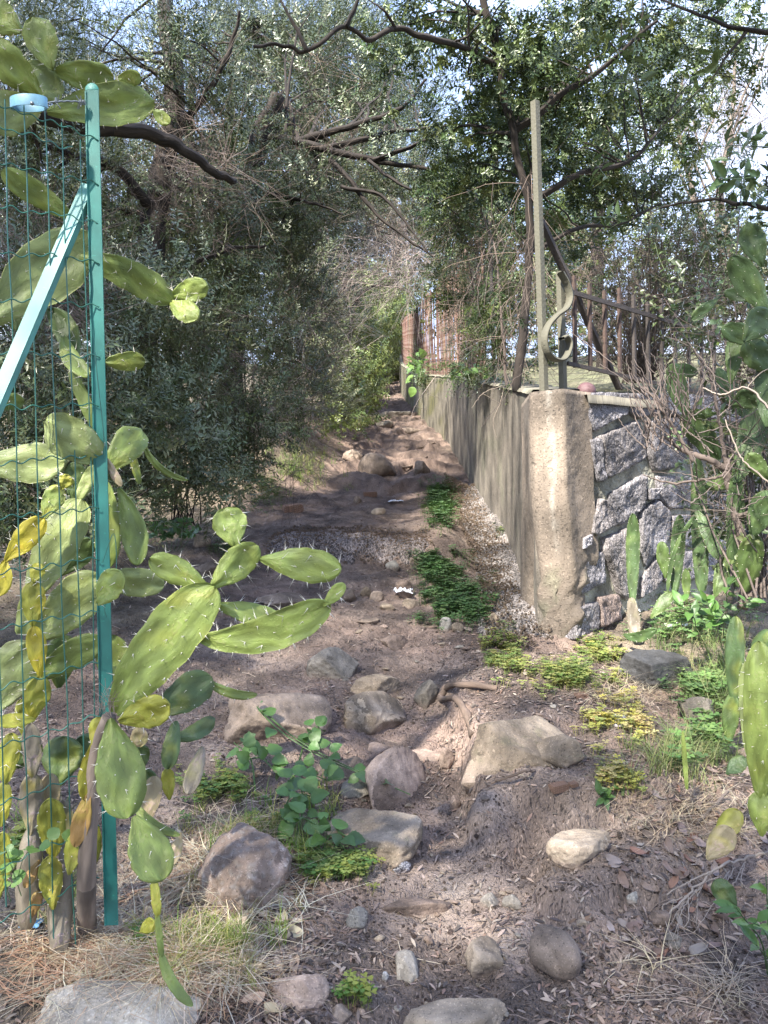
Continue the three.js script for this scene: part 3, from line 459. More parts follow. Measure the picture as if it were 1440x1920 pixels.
// base pixel, tip pixel, widest part in pixels, depth at base and tip; o: tone, twist, bend (forward), side (sideways), shape 'o'bovate / 'l'ong / 's'tem, spines
function pad(plant, x0, y0, x1, y1, wpx, d0, d1, o = {}) {
  const { c = 'g', twist = rr(-0.35, 0.35), bend = rr(-0.06, 0.06), side = 0, shape = 'o', spines = 1, mixc, mixk = 0.36, thick } = o;
  const n = ++padN, a = P(x0, y0, d0), b = P(x1, y1, d1), ax = b.clone().sub(a), L = ax.length(), view = a.clone().add(b).multiplyScalar(0.5).sub(camera.position).normalize().negate();
  const wd0 = ax.clone().cross(view).normalize(), nn0 = wd0.clone().cross(ax).normalize(); if (nn0.dot(view) < 0) { nn0.negate(); }
  const ctrl = a.clone().add(b).multiplyScalar(0.5).addScaledVector(nn0, bend * L * 2).addScaledVector(wd0, side * L * 2);
  const W = wpx / F * (d0 + d1) / 2 / Math.max(0.55, Math.cos(twist)) / 2, T = thick ?? clamp(W * 0.2, 0.0045, 0.012), nt = 26, nu = 11;
  const pk = shape === 'o' ? 0.62 : shape === 'l' ? 0.6 : 0.5, lo = shape === 'o' ? 0.17 : shape === 'l' ? 0.26 : 0.6, prof = (t) => t < pk ? lerp(lo, 1, Math.pow(Math.sin(Math.PI / 2 * t / pk), shape === 'o' ? 1.15 : 0.8)) * (t < 0.03 ? 0.75 + t * 8 : 1) : Math.pow(Math.max(0, 1 - Math.pow((t - pk) / (1 - pk), shape === 'o' ? 2.1 : 2.6)), 0.5);
  const mb = new MB(), base = PADC[c], mc = PADC[mixc ?? 'yg'], at3 = (t, u, s, col, raw) => {
    const k = 1 - t, p = a.clone().multiplyScalar(k * k).addScaledVector(ctrl, 2 * k * t).addScaledVector(b, t * t), tan = ctrl.clone().sub(a).multiplyScalar(2 * k).addScaledVector(b.clone().sub(ctrl), 2 * t).normalize();
    const tw = twist + (o.roll ?? 0) * (t - 0.5), w1 = wd0.clone().addScaledVector(tan, -wd0.dot(tan)).normalize(), nb = w1.clone().cross(tan).normalize(); if (nb.dot(view) < 0) nb.negate();
    const wd = w1.clone().multiplyScalar(Math.cos(tw)).addScaledVector(nb, Math.sin(tw)), nn = nb.clone().multiplyScalar(Math.cos(tw)).addScaledVector(w1, -Math.sin(tw));
    const edge = 1 + 0.03 * Math.sin(t * 30 + n) * (u > 0 ? 1 : -0.7) + 0.09 * N(t * 3, u > 0 ? 5 : 1, n * 2.3), half = W * prof(t) * edge, cup = (o.cup ?? 0.1) * half * (u * u - 0.5), q = Math.sqrt(Math.max(0, 1 - u * u)), wav = 0.24 * W * N(t * 3.2, u * 1.6, n * 1.7) + 0.07 * W * N(t * 9, u * 4, n);
    const th = T * (0.35 + 0.65 * Math.min(1, Math.min(t * 7, (1.03 - t) * 7))) * (0.16 + 0.84 * q);
    p.addScaledVector(wd, u * half).addScaledVector(nn, cup + wav + s * th);
    if (raw) return [p, nn, wd, tan];
    return p;
  };
  for (const s of [1, -1]) for (let i = 0; i <= nt; i++) for (let j = 0; j <= nu; j++) {
    const t = 1 - Math.pow(1 - i / nt, 1.6), u = -Math.cos(j / nu * Math.PI), pt = at3(t, u, s);
    const l = fbm(t * L * 14, u * W * 14, n * 3.1, 3), m = clamp(mixk * 1.1 * sst(l, -0.05, 0.4), 0, 1), rim = Math.abs(u) > 0.985 ? 0.3 : 0;
    const col = base.map((v, k) => { let x = lerp(v, mc[k], m); x = lerp(x, [0.5, 0.47, 0.12][k], c === 'k' || c === 't' || c === 'd' ? rim * 0.3 : rim); return x * 1.05; });
    mb.v(pt, u * W, t * L * 1, col);
  }
  const h = (nt + 1) * (nu + 1);
  for (let s = 0; s < 2; s++) for (let i = 0; i < nt; i++) for (let j = 0; j < nu; j++) { const k = s * h + i * (nu + 1) + j; s ? mb.quad(k, k + nu + 1, k + nu + 2, k + 1) : mb.quad(k, k + 1, k + nu + 2, k + nu + 1); }
  for (let i = 0; i < nt; i++) for (const j of [0, nu]) { const k = i * (nu + 1) + j; mb.quad(k, k + nu + 1, k + nu + 1 + h, k + h); }
  const mesh = mb.build('pad', M.pad, plant);
  if (spines) {
    const sp = new MB(), step = 0.036, k = clamp(0.035 / step, 0, 2);
    const add = (t, u, edge) => { const [p, nn, wd] = at3(t, u, 1, 0, 1), cn = edge ? wd.clone().multiplyScalar(Math.sign(u)).addScaledVector(nn, 0.25) : nn.clone(), m = rnd() < 0.5 * spines ? 3 : rnd() < 0.8 * spines ? 2 : 1;
      sp.tube([p.clone().addScaledVector(nn, -0.001), p.clone().addScaledVector(nn, 0.0013)], 0.0015, 5);
      for (let i = 0; i < m; i++) { if (rnd() > spines) continue; const dir = cn.clone().add(V(gauss(), gauss() - 0.15, gauss()).multiplyScalar(0.75)).normalize(), l = rr(0.009, 0.03) * (spines > 0.9 ? 1.1 : 0.8); const e = p.clone().addScaledVector(dir, l), s0 = V(dir.z, dir.x, dir.y).cross(dir).normalize(), s1 = dir.clone().cross(s0), i0 = sp.n; for (let q = 0; q < 3; q++) sp.v(p.clone().addScaledVector(s0, Math.cos(q * 2.09) * 0.0009).addScaledVector(s1, Math.sin(q * 2.09) * 0.0009)); const tip = sp.v(e); sp.tri(i0, i0 + 1, tip); sp.tri(i0 + 1, i0 + 2, tip); sp.tri(i0 + 2, i0, tip); } };
    let row = 0; for (let t = 0.12; t < 0.98; t += step / L, row++) { const half = W * prof(t); for (let u = -1 + (row % 2) * 0.5 * step * 1.2 / half; u <= 1; u += step * 1.35 / half) if (Math.abs(u) < 0.9) add(t + rr(-0.01, 0.01), u + rr(-0.05, 0.05)); add(t, 0.995, 1); add(t + 0.01, -0.995, 1); }
    if (sp.n) tag(sp.build('spine', M.spine, mesh), null, null, null, 'stuff');
  }
  return mesh;
}
{ // upper plant behind the fence
  const pl = thing('prickly_pear', 'tall prickly pear rising behind the wire fence with pads beyond the post top', 'cactus', G(120, 1500), 'prickly pears');
  const z = 2.22;
  for (const a of [
    [98, 130, 62, 33, 60, z, z], [78, 182, -25, 78, 66, z - .02, z - .12, { c: 'l', bend: .12 }], [50, 190, 98, 130, 74, z + .05, z + .08, { c: 'p', spines: .4 }], [84, 195, -30, 222, 76, z - .02, z - .1, { c: 'p', bend: -.1, spines: .5 }], [40, 60, -30, 10, 60, z, z],
    [104, 133, 214, 150, 52, z + .05, z + .1, { shape: 'l', c: 'g' }], [214, 155, 264, 142, 28, z + .1, z + .1], [248, 150, 258, 133, 20, z + .12, z + .12, { c: 'd' }], [88, 210, 289, 190, 74, z + .05, z + .15, { c: 'g', spines: .8, cup: .4 }], [284, 205, 318, 232, 24, z + .15, z + .15],
    [134, 407, 3, 320, 46, z, z - .1, { shape: 'l', c: 'g', spines: .6 }], [-25, 610, 168, 438, 112, z - .05, z + .05, { c: 'p', mixc: 'g', spines: .5, cup: .3 }], [150, 482, 323, 567, 56, z, z + .08, { c: 'g', shape: 'l', side: -.06, bend: .05 }], [321, 556, 389, 535, 44, z + .08, z + .04, { c: 'l' }], [318, 566, 372, 598, 42, z + .08, z + .04, { c: 'l' }],
    [135, 695, 92, 580, 44, z + .1, z + .15, { c: 'd', side: .12 }], [118, 630, 166, 706, 34, z + .1, z + .04, { c: 'g', shape: 'l', side: .08 }], [178, 800, 132, 690, 24, z + .1, z + .1, { c: 'g', shape: 's' }], [198, 679, 272, 676, 36, z + .1, z + .12, { shape: 'l' }], [-15, 756, 46, 752, 32, z, z + .05, { c: 'd' }], [60, 500, 30, 620, 60, z + .1, z + .1, { c: 'd' }],
  ]) pad(pl, ...a);
}
{ // middle of the fence
  const pl = thing('prickly_pear', 'drooping prickly pear with folded pads and yellow pad chains behind the mesh', 'cactus', G(110, 1560), 'prickly pears');
  const z = 2.2;
  for (const a of [
    [196, 862, 84, 792, 76, z - .06, z - .12, { c: 'p', bend: .16, shape: 'l', spines: .3, mixc: 'g' }], [-30, 872, 124, 866, 74, z + .1, z + .12, { c: 'p', shape: 'l', mixc: 'g', spines: .3 }], [203, 880, 264, 806, 58, z + .05, z + .12, { c: 'g', shape: 'l', bend: .15, spines: .2 }], [262, 815, 242, 850, 34, z + .1, z + .14, { c: 'd', spines: 0 }], [268, 832, 353, 900, 13, z + .14, z + .2, { shape: 's', side: .14, spines: .2, c: 'g' }], [246, 846, 262, 908, 15, z + .12, z + .15, { shape: 's', c: 'g', spines: .2 }],
    [197, 860, 228, 912, 16, z - .06, z - .06, { c: 't', shape: 's', spines: 0, mixc: 'k' }], [222, 915, 256, 1060, 48, z, z, { c: 'g', side: -.06, spines: .3 }], [200, 905, 202, 1065, 46, z + .06, z + .06, { c: 'g', shape: 'l', spines: .3 }], [222, 945, 232, 985, 26, z + .1, z + .1, { c: 'g' }],
    [116, 918, 128, 890, 28, z - .02, z - .02, { c: 'yg' }], [82, 972, 112, 910, 40, z - .02, z, { c: 'g', mixc: 'y', mixk: .8 }], [10, 1052, 82, 970, 46, z - .04, z - .02, { c: 'y', mixc: 'yg' }], [10, 1050, -6, 1118, 40, z - .04, z - .08, { c: 'y' }], [58, 1120, 152, 936, 78, z + .04, z + .1, { c: 'p', shape: 'l', spines: .25, mixk: .2 }], [148, 936, 178, 872, 24, z + .1, z + .1, { c: 'p', shape: 's', spines: 0 }], [138, 940, 142, 866, 40, z + .14, z + .14, { c: 'd', spines: .2 }], [40, 1190, 66, 1090, 36, z + .06, z + .05, { c: 'p', shape: 's', spines: 0 }],
    [62, 1092, 76, 1056, 28, z - .04, z - .04, { c: 'yg' }], [62, 1175, 62, 1090, 44, z - .04, z - .04, { c: 'yg', mixc: 'y', mixk: .8 }], [76, 1272, 63, 1174, 36, z - .04, z - .04, { c: 'y', mixc: 'yg' }], [60, 1350, 76, 1268, 46, z - .04, z - .04, { c: 'yg', mixk: .6, mixc: 'y' }], [66, 1348, -6, 1354, 27, z - .04, z - .1, { c: 'yg', shape: 'l' }], [50, 1390, 40, 1310, 30, z, z, { c: 'yg' }],
    [72, 1198, 188, 1078, 86, z + .02, z + .06, { c: 'p', shape: 'l', spines: .2 }], [-10, 1335, 52, 1205, 92, z, z, { c: 'p', spines: .25, mixc: 'k' }], [66, 1272, 190, 1195, 56, z + .02, z + .02, { c: 'g', shape: 'l', spines: .3, mixc: 'p' }], [183, 1132, 226, 1072, 50, 2.03, 2.0, { c: 'l', spines: .6, twist: .5 }], [186, 1086, 307, 1096, 52, z, z + .05, { c: 'p', shape: 'l', bend: .12, spines: .2 }], [110, 1290, 120, 1190, 60, z + .2, z + .2, { c: 'd', spines: 0 }], [215, 1290, 205, 1190, 60, z + .1, z + .12, { c: 'g', spines: .3, shape: 'l' }], [110, 1080, 170, 1010, 50, z + .25, z + .25, { c: 'd', spines: .2 }],
  ]) pad(pl, ...a);
}
{ // bright plant in front of the post
  const pl = thing('prickly_pear', 'bright green spiny prickly pear branching over the path in front of the post', 'cactus', G(190, 1640), 'prickly pears');
  const z = 1.94;
  for (const a of [
    [216, 1336, 404, 1100, 104, z, z, { c: 'l', shape: 'l', mixk: .55, side: -.03, spines: .9, cup: .05, thick: .014, twist: .1 }], [394, 1104, 482, 1022, 58, z, z + .05, { c: 'l', mixk: .3 }], [442, 1026, 424, 952, 66, z + .05, z + .07, { c: 'l', mixk: .25, spines: 1 }], [487, 1048, 640, 1068, 64, z + .05, z + .02, { c: 'l', mixk: .25, twist: .05 }], [388, 1098, 281, 1046, 52, z, z - .02, { c: 'l' }], [402, 1133, 540, 1172, 44, z + .04, z + .08, { c: 'l', twist: .5 }], [376, 1198, 618, 1130, 70, z - .01, z - .05, { c: 'l', shape: 'l', side: .09, mixk: .2, spines: 1, cup: .35, twist: -.15 }], [606, 1138, 646, 1094, 26, z - .05, z - .05, { c: 'l' }],
    [222, 1352, 318, 1322, 60, z - .02, z - .02, { c: 'yg', mixk: .6 }], [208, 1348, 238, 1534, 90, z - .03, z - .1, { c: 'g', spines: .5, twist: .1, mixk: .15 }], [252, 1530, 304, 1652, 78, z - .1, z - .15, { c: 'g', spines: .4, mixk: .2, twist: .15 }], [288, 1646, 296, 1720, 18, z - .15, z - .17, { c: 'yg', shape: 's', spines: .2 }], [294, 1712, 304, 1802, 13, z - .17, z - .18, { c: 'g', shape: 's', spines: 0 }], [302, 1790, 362, 1886, 20, z - .18, z - .2, { c: 'g', shape: 's', spines: 0, side: .08 }],
    [200, 1350, 162, 1502, 52, z + .06, z + .06, { c: 'yg', mixc: 'y', mixk: .7, spines: .4 }], [168, 1480, 140, 1588, 34, z + .06, z + .05, { c: 'b', spines: 0, mixc: 'yg' }], [196, 1420, 182, 1345, 40, z + .04, z + .04, { c: 'yg', shape: 'l', mixc: 'b', spines: .3 }], [130, 1640, 146, 1560, 36, z + .06, z + .06, { c: 'yg', spines: .2, mixc: 'k' }], [248, 1500, 338, 1566, 17, z + .03, z, { c: 'g', shape: 's', side: .1, spines: 0 }],
  ]) pad(pl, ...a);
  const mb = new MB(); mb.tube(curve([P(205, 1345, z), P(185, 1400, z + .05), P(170, 1500, z + .08), P(162, 1640, z + .08), G(164, 1735).add(V(0, -.04, 0))], 16), [0.018, 0.028], 8); mb.build('stem', M.paleBark, pl);
  // dry threads hanging from the joint
  const th = new MB(); for (let i = 0; i < 26; i++) { const a = P(200 + rr(-14, 16), 1335 + rr(-10, 10), z - .01), b = P(190 + rr(-25, 35), 1290 + rr(-20, 40), z - .03); th.tube([a, a.clone().lerp(b, .5).add(V(rr(-.01, .01), rr(0, .02), 0)), b], 0.0007, 3); } th.build('dry_fibre', M.paleTwig, pl);
}
{ // low old pads at the fence foot
  const pl = thing('prickly_pear', 'old prickly pear with grey scarred trunks and yellowing pads at the fence foot', 'cactus', G(100, 1770), 'prickly pears');
  const z = 2.08;
  for (const a of [
    [112, 1790, 112, 1575, 46, z, z + .04, { c: 'k', shape: 's', spines: 0, thick: .022, mixc: 'k' }], [50, 1740, 58, 1550, 44, z + .02, z + .04, { c: 'k', shape: 's', spines: 0, thick: .022, mixc: 't' }], [58, 1566, 60, 1450, 44, z + .02, z + .02, { c: 'k', shape: 'o', spines: 0, mixc: 'y', mixk: .6 }], [62, 1458, 57, 1356, 34, z + .02, z + .02, { c: 'k', shape: 'l', spines: 0, mixc: 'y', mixk: .7 }],
    [102, 1606, 94, 1498, 50, z - .02, z - .03, { c: 'yg', mixc: 'y', mixk: .7, spines: .3, shape: 'l' }], [100, 1705, 92, 1605, 44, z - .03, z - .03, { c: 'yg', mixc: 'b', spines: .3 }], [74, 1612, 46, 1664, 20, z - .02, z - .04, { c: 'b', mixc: 'y', spines: 0 }], [60, 1720, 72, 1670, 22, z - .02, z - .02, { c: 'b', spines: 0 }], [10, 1468, 22, 1374, 36, z, z, { c: 'yg', shape: 'l' }], [2, 1550, 8, 1466, 30, z, z, { c: 'yg', shape: 'l', mixc: 'y' }], [-4, 1690, 6, 1560, 40, z, z, { c: 'yg', spines: .2 }],
    [110, 1475, 122, 1380, 70, z + .25, z + .28, { c: 'd', spines: 0 }], [85, 1560, 96, 1450, 40, z + .1, z + .1, { c: 't', spines: 0, mixc: 'k' }], [130, 1600, 118, 1500, 30, z + .1, z + .1, { c: 'k', spines: 0, shape: 's' }], [170, 1640, 176, 1540, 34, z + .1, z + .1, { c: 'yg', spines: 0, mixc: 'k' }], [258, 1358, 262, 1400, 34, z, z, { c: 't', spines: .3, mixc: 'yg' }], [272, 1545, 292, 1455, 36, z + .02, z + .04, { c: 't', spines: 0, shape: 'l', mixc: 't' }], [340, 1560, 322, 1622, 22, z - .02, z - .05, { c: 't', spines: 0 }],
    [300, 1335, 396, 1268, 66, z + .2, z + .25, { c: 's', spines: .1, shape: 'l' }], [390, 1278, 482, 1302, 18, z + .25, z + .3, { c: 'g', shape: 's', spines: .3, side: .1 }], [330, 1352, 314, 1442, 32, z + .1, z + .05, { c: 's', spines: 0, shape: 'l', bend: .1 }], [326, 1385, 402, 1346, 32, z + .1, z + .2, { c: 's', spines: 0, shape: 'l', side: .08 }], [258, 1450, 264, 1395, 36, z + .15, z + .15, { c: 'd', spines: 0 }], [380, 1400, 352, 1490, 30, z + .3, z + .2, { c: 'k', spines: 0, mixc: 'yg', shape: 'l' }], [318, 1500, 312, 1440, 26, z + .1, z + .08, { c: 'yg', spines: 0 }],
    [255, 1490, 275, 1440, 60, z + .18, z + .2, { c: 'd', spines: 0 }], [190, 1450, 150, 1380, 60, z + .3, z + .3, { c: 'd', spines: 0 }], [30, 1440, 60, 1380, 60, z + .3, z + .3, { c: 'd', spines: 0 }], [262, 1748, 290, 1728, 26, 1.86, 1.84, { c: 'yg', spines: 0, mixc: 'y' }],
  ]) pad(pl, ...a);
}
{ // long thin pads against the granite
  const pl = thing('prickly_pear', 'lanky dark green prickly pear with long narrow pads leaning on the granite wall', 'cactus', G(1320, 1140), 'prickly pears');
  const z = 3.95;
  for (const a of [
    [1290, 778, 1262, 681, 36, z, z, { c: 's', shape: 'l', side: -.05, mixk: .5, mixc: 'g' }], [1348, 862, 1284, 772, 48, z, z, { c: 's', shape: 'l', mixc: 'g' }], [1316, 1108, 1308, 856, 30, z + .1, z + .1, { c: 'g', shape: 's' }], [1186, 1136, 1187, 962, 25, z + .35, z + .35, { c: 's', shape: 'l', mixc: 'g' }], [1192, 1200, 1184, 1120, 22, z + .3, z + .35, { c: 'k', shape: 's' }], [1252, 1108, 1310, 958, 9, z + .1, z, { c: 'g', shape: 's', side: -.08 }], [1306, 958, 1396, 1010, 18, z, z - .1, { c: 's', shape: 's', side: .16 }], [1310, 962, 1352, 1050, 28, z - .02, z - .1, { c: 's', shape: 'l' }],
    [1248, 1084, 1240, 1015, 24, z + .2, z + .2, { c: 'd' }], [1264, 1120, 1275, 965, 26, z + .25, z + .25, { c: 's', shape: 'l' }], [1288, 1130, 1286, 1066, 16, z + .1, z + .1, { c: 'd' }], [1378, 905, 1424, 722, 52, z - .3, z - .3, { c: 's', shape: 'l', side: .05 }], [1378, 1100, 1380, 880, 32, z - .2, z - .3, { c: 's', shape: 's' }], [1322, 915, 1392, 890, 34, z - .1, z - .2, { c: 'd', shape: 'l' }], [1250, 685, 1308, 700, 24, z + .1, z + .1, { c: 's' }], [1345, 775, 1280, 780, 22, z + .1, z + .1, { c: 'd' }], [1405, 815, 1330, 792, 26, z, z, { c: 'd' }], [1390, 780, 1345, 690, 26, z - .1, z - .1, { c: 's' }],
    [1440, 640, 1352, 616, 40, z - .5, z - .5, { c: 's' }], [1440, 590, 1372, 480, 50, z - .6, z - .6, { c: 's', mixk: .2 }], [1430, 500, 1400, 420, 44, z - .6, z - .6, { c: 's' }], [1450, 700, 1396, 640, 50, z - .6, z - .6, { c: 'p' }], [1395, 640, 1440, 580, 50, z - .7, z - .7, { c: 's' }], [1436, 800, 1450, 660, 50, z - .6, z - .6, { c: 's' }], [1370, 720, 1384, 610, 34, z - .4, z - .4, { c: 'd' }], [1345, 560, 1296, 600, 22, z, z, { c: 's' }], [1440, 560, 1358, 548, 26, z - .5, z - .4, { c: 's' }], [1372, 760, 1420, 740, 40, z - .4, z - .5, { c: 'p' }], [1440, 900, 1402, 850, 34, z - .5, z - .5, { c: 'd' }],
    [1410, 1010, 1440, 920, 46, z - .4, z - .5, { c: 's' }], [1400, 1110, 1412, 1000, 44, z - .3, z - .4, { c: 'd', shape: 'l' }], [1340, 1120, 1372, 1040, 34, z - .1, z - .1, { c: 'd' }], [1220, 1160, 1260, 1110, 24, z + .1, z + .1, { c: 'd' }], [1170, 1190, 1230, 1180, 20, z + .2, z, { c: 's', shape: 'l', side: .1 }],
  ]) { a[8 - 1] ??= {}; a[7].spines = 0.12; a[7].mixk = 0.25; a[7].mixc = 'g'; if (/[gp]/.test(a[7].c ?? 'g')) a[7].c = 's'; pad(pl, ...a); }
}
{ // two nearer ones on the right
  const pl = thing('prickly_pear', 'bright sunlit prickly pear pad standing at the right edge above the dry leaves', 'cactus', G(1430, 1580), 'prickly pears'), z = 2.35;
  for (const a of [[1426, 1500, 1424, 1202, 58, z, z, { c: 'l', shape: 'l', spines: .5, mixk: .3 }], [1428, 1568, 1428, 1482, 46, z - .02, z, { c: 'l', spines: .3 }], [1404, 1420, 1400, 1240, 30, z + .1, z + .12, { c: 'p', shape: 'l', spines: .2 }], [1362, 1452, 1398, 1420, 30, z + .1, z + .1, { c: 's', spines: 0 }], [1326, 1612, 1372, 1552, 46, z - .1, z - .1, { c: 't', mixc: 'y', mixk: .9, spines: 0 }], [1340, 1580, 1388, 1520, 40, z - .04, z - .04, { c: 'yg', mixc: 't', spines: 0 }], [1380, 1700, 1340, 1650, 40, z - .25, z - .22, { c: 's', spines: 0 }], [1450, 1460, 1440, 1330, 40, z + .1, z + .1, { c: 'd', spines: 0 }]]) pad(pl, ...a);
  const p2 = thing('prickly_pear', 'dark shaded prickly pear stem rising beside the blackened rock', 'cactus', G(1378, 1330), 'prickly pears'), y = 3.1;
  for (const a of [[1376, 1325, 1380, 1155, 34, y, y, { c: 's', shape: 'l', spines: 0 }], [1365, 1400, 1374, 1300, 30, y, y, { c: 'd', spines: 0 }], [1405, 1300, 1440, 1180, 40, y, y, { c: 's', spines: 0 }], [1288, 1480, 1280, 1370, 9, y - .5, y - .5, { c: 'g', shape: 's', spines: 0 }]]) pad(p2, ...a);
}

// ---------------------------------------------------------------- stones on the path
let rockN = 0;
const ROCKC = { tan: [0.56, 0.45, 0.34], grey: [0.46, 0.41, 0.35], brown: [0.46, 0.36, 0.29], pink: [0.56, 0.42, 0.34], dark: [0.11, 0.11, 0.115], pale: [0.6, 0.56, 0.5], white: [0.78, 0.77, 0.77], dirt: [0.4, 0.3, 0.25] };
function rockGeo(detail, sx, sy, sz, o = {}) {
  const { cuts = 11, rough = 0.075, tone = 'tan', flat = 0, n = ++rockN } = o;
  let g = new THREE.IcosahedronGeometry(1, detail); g.deleteAttribute('uv'); g.deleteAttribute('normal'); g = mergeVertices(g, 1e-4);
  const planes = (o.planes ?? []).map(([x, y, z, d]) => [V(x, y, z).normalize(), d]); for (let i = 0; i < cuts; i++) { const v = V(gauss(), gauss() * 0.8, gauss()).normalize(); planes.push([v, rr(0.5, 0.8)]); }
  if (flat) planes.push([V(rr(-0.12, 0.12), 1, rr(-0.12, 0.12)).normalize(), flat]);
  const p = g.attributes.position, v = V(), col = new Float32Array(p.count * 3), base = ROCKC[tone];
  for (let i = 0; i < p.count; i++) {
    v.fromBufferAttribute(p, i).normalize(); let r = 1.0;
    for (const [q, d] of planes) { const c = v.dot(q); if (c > 0.05) { const k = d / c; r = -Math.log(Math.exp(-r * 75) + Math.exp(-k * 75)) / 75; } }
    r *= 1 + rough * (1.6 * fbm(v.x * 2 + n, v.y * 2, v.z * 2, 2) + 1.0 * fbm(v.x * 6 + n, v.y * 6, v.z * 6, 4));
    const l = fbm(v.x * 2.2 + n * 3, v.y * 2.2, v.z * 2.2, 4), m = sst(fbm(v.x * 3 + 9, v.y * 3 + n, v.z * 3, 3), 0.1, 0.4);
    const di = sst(0.12 - v.y + 0.5 * l, 0, 0.45) * 0.6, moss = (o.moss ?? 0) * m;
    [0, 1, 2].forEach((k) => { let c = base[k] * (0.88 + 0.55 * l); if (o.lichen) c = lerp(c, [0.74, 0.72, 0.7][k], o.lichen * sst(fbm(v.x * 9, v.y * 9 + n, v.z * 9, 3), 0.0, 0.3)); c = lerp(c, [0.27, 0.28, 0.14][k], moss * 0.7); c = lerp(c, ROCKC.dirt[k], di * (tone === 'dark' ? 0.3 : 1)); col[i * 3 + k] = c; });
    p.setXYZ(i, v.x * r * sx, v.y * r * sy, v.z * r * sz);
  }
  g.setAttribute('color', new THREE.BufferAttribute(col, 3)); g.computeVertexNormals();
  g = g.toNonIndexed(); const q = g.attributes.position, nn = g.attributes.normal, uv = new Float32Array(q.count * 2);
  for (let i = 0; i < q.count; i += 3) { const a = [0, 1, 2].map((k) => Math.abs(nn.getComponent(i, k) + nn.getComponent(i + 1, k) + nn.getComponent(i + 2, k))), m = a.indexOf(Math.max(...a)), [c, e] = [[2, 1], [0, 2], [0, 1]][m]; for (let k = 0; k < 3; k++) { uv[(i + k) * 2] = q.getComponent(i + k, c) + n * 0.13; uv[(i + k) * 2 + 1] = q.getComponent(i + k, e) + n * 0.07; } }
  g.setAttribute('uv', new THREE.BufferAttribute(uv, 2)); return g;
}
// centre and size in photo pixels; deep = depth over width; sink = share of the height under the ground
function rock(px, py, w, h, label, o = {}) {
  const { deep = 0.8, turn = 0, tiltz = 0, tiltx = 0, sink = 0.48, up = 0, group } = o, a = G(px, py + h * 0.22), d = -a.z, s = w / F * d / 2;
  const dip = clamp((py - 905) / F, 0.08, 0.7), hh = o.tall ?? Math.max(0.25 * s, (h / F * d - dip * 1.6 * s * deep) * 0.75);
  const m = new THREE.Mesh(rockGeo(w > 90 ? 18 : w > 40 ? 9 : 5, s * 1.2, Math.max(hh, 0.3 * s) * 1.12, s * deep * 1.2, o), o.mat ?? M.rock);
  m.name = numbered(o.name ?? 'rock'); m.position.copy(a).add(V(0, hh * (1 - 2 * sink) * 0.6 + up, 0)); m.rotation.set(tiltx + 0.15, turn, tiltz, 'YXZ'); scene.add(shadowed(m));
  return tag(m, label, o.cat ?? 'rock', group);
}
rock(970, 1372, 240, 165, 'largest tan boulder set in the bank right of the path', { tone: 'tan', cuts: 4, deep: 0.75, turn: -0.1, moss: 0.5, sink: 0.55, tall: 0.15, n: 11, rough: 0.06, planes: [[0.5, 1, 0.25, 0.5], [-0.8, 0.55, 0.5, 0.66], [0.1, 0.45, 1, 0.66], [0.9, 0.5, -0.4, 0.75], [-0.3, 1, -0.6, 0.7]] });
rock(1054, 1410, 84, 66, 'tapering tan rock joined to the right end of the largest boulder', { tone: 'tan', turn: -0.3, deep: 0.7, sink: 0.4 });
rock(512, 1330, 185, 130, 'broad smooth grey rock left of the path behind the bramble stems', { tone: 'brown', deep: 0.85, sink: 0.4, cuts: 7, flat: 0.75, turn: 0.4 });
rock(628, 1242, 92, 62, 'rounded grey rock in the path with a flat dark side', { tone: 'grey', turn: 0.4, cuts: 8 });
rock(700, 1283, 98, 44, 'low flat tan rock just above the squarish tan rock', { tone: 'tan', deep: 0.55, cuts: 6 });
rock(698, 1336, 116, 76, 'squarish tan rock with a bright facet in the middle of the path', { tone: 'tan', turn: 0.5, cuts: 7, deep: 0.75, sink: 0.3 });
rock(738, 1456, 96, 130, 'long rounded pinkish rock lying along the path', { tone: 'pink', deep: 1.7, turn: -0.42, cuts: 5, sink: 0.35, rough: 0.04, w: 1 });
rock(652, 1440, 84, 62, 'brown wedge rock beside the long rounded pinkish rock', { tone: 'brown', cuts: 7 });
rock(700, 1548, 158, 150, 'large flat mossy slab rock beside the bramble', { tone: 'tan', deep: 1.15, moss: 0.7, flat: 0.5, cuts: 6, turn: -0.35, sink: 0.18, tall: 0.075 });
rock(672, 1478, 60, 42, 'pointed grey rock at the head of the mossy slab', { tone: 'grey', moss: 0.4, sink: 0.3 });
rock(749, 1620, 36, 33, 'small white round stone below the mossy slab', { tone: 'white', deep: 1, sink: 0.2, cuts: 5, mat: M.granite, tall: 0.026 });
rock(470, 1612, 158, 180, 'rough speckled granite rock in the grass at the left', { tone: 'pink', lichen: 0.5, deep: 1.2, cuts: 5, sink: 0.3, tall: 0.12, rough: 0.09 });
rock(500, 1680, 90, 60, 'pale earth-stained rock under the speckled granite rock', { tone: 'tan', deep: 0.8, sink: 0.5 });
rock(1092, 1590, 116, 52, 'flat-topped ochre rock jutting from the earth bank on the right', { tone: 'tan', cuts: 6, deep: 0.6, flat: 0.55, sink: 0.25, turn: 0.2, tall: 0.06 });
rock(914, 1790, 68, 92, 'upright egg-shaped tan stone in the lower middle of the path', { tone: 'tan', deep: 1.1, cuts: 6, sink: 0.25, turn: -0.2, tall: 0.05 });
rock(1036, 1772, 78, 108, 'smooth curved brown rock half sunk in the earth', { tone: 'brown', deep: 1.25, turn: 0.55, cuts: 3, sink: 0.35, rough: 0.03, tall: 0.06 });
rock(866, 1908, 180, 60, 'broad tan rock at the bottom edge of the picture', { tone: 'tan', cuts: 6, deep: 0.5, flat: 0.7, sink: 0.3, turn: 0.1, tall: 0.05 });
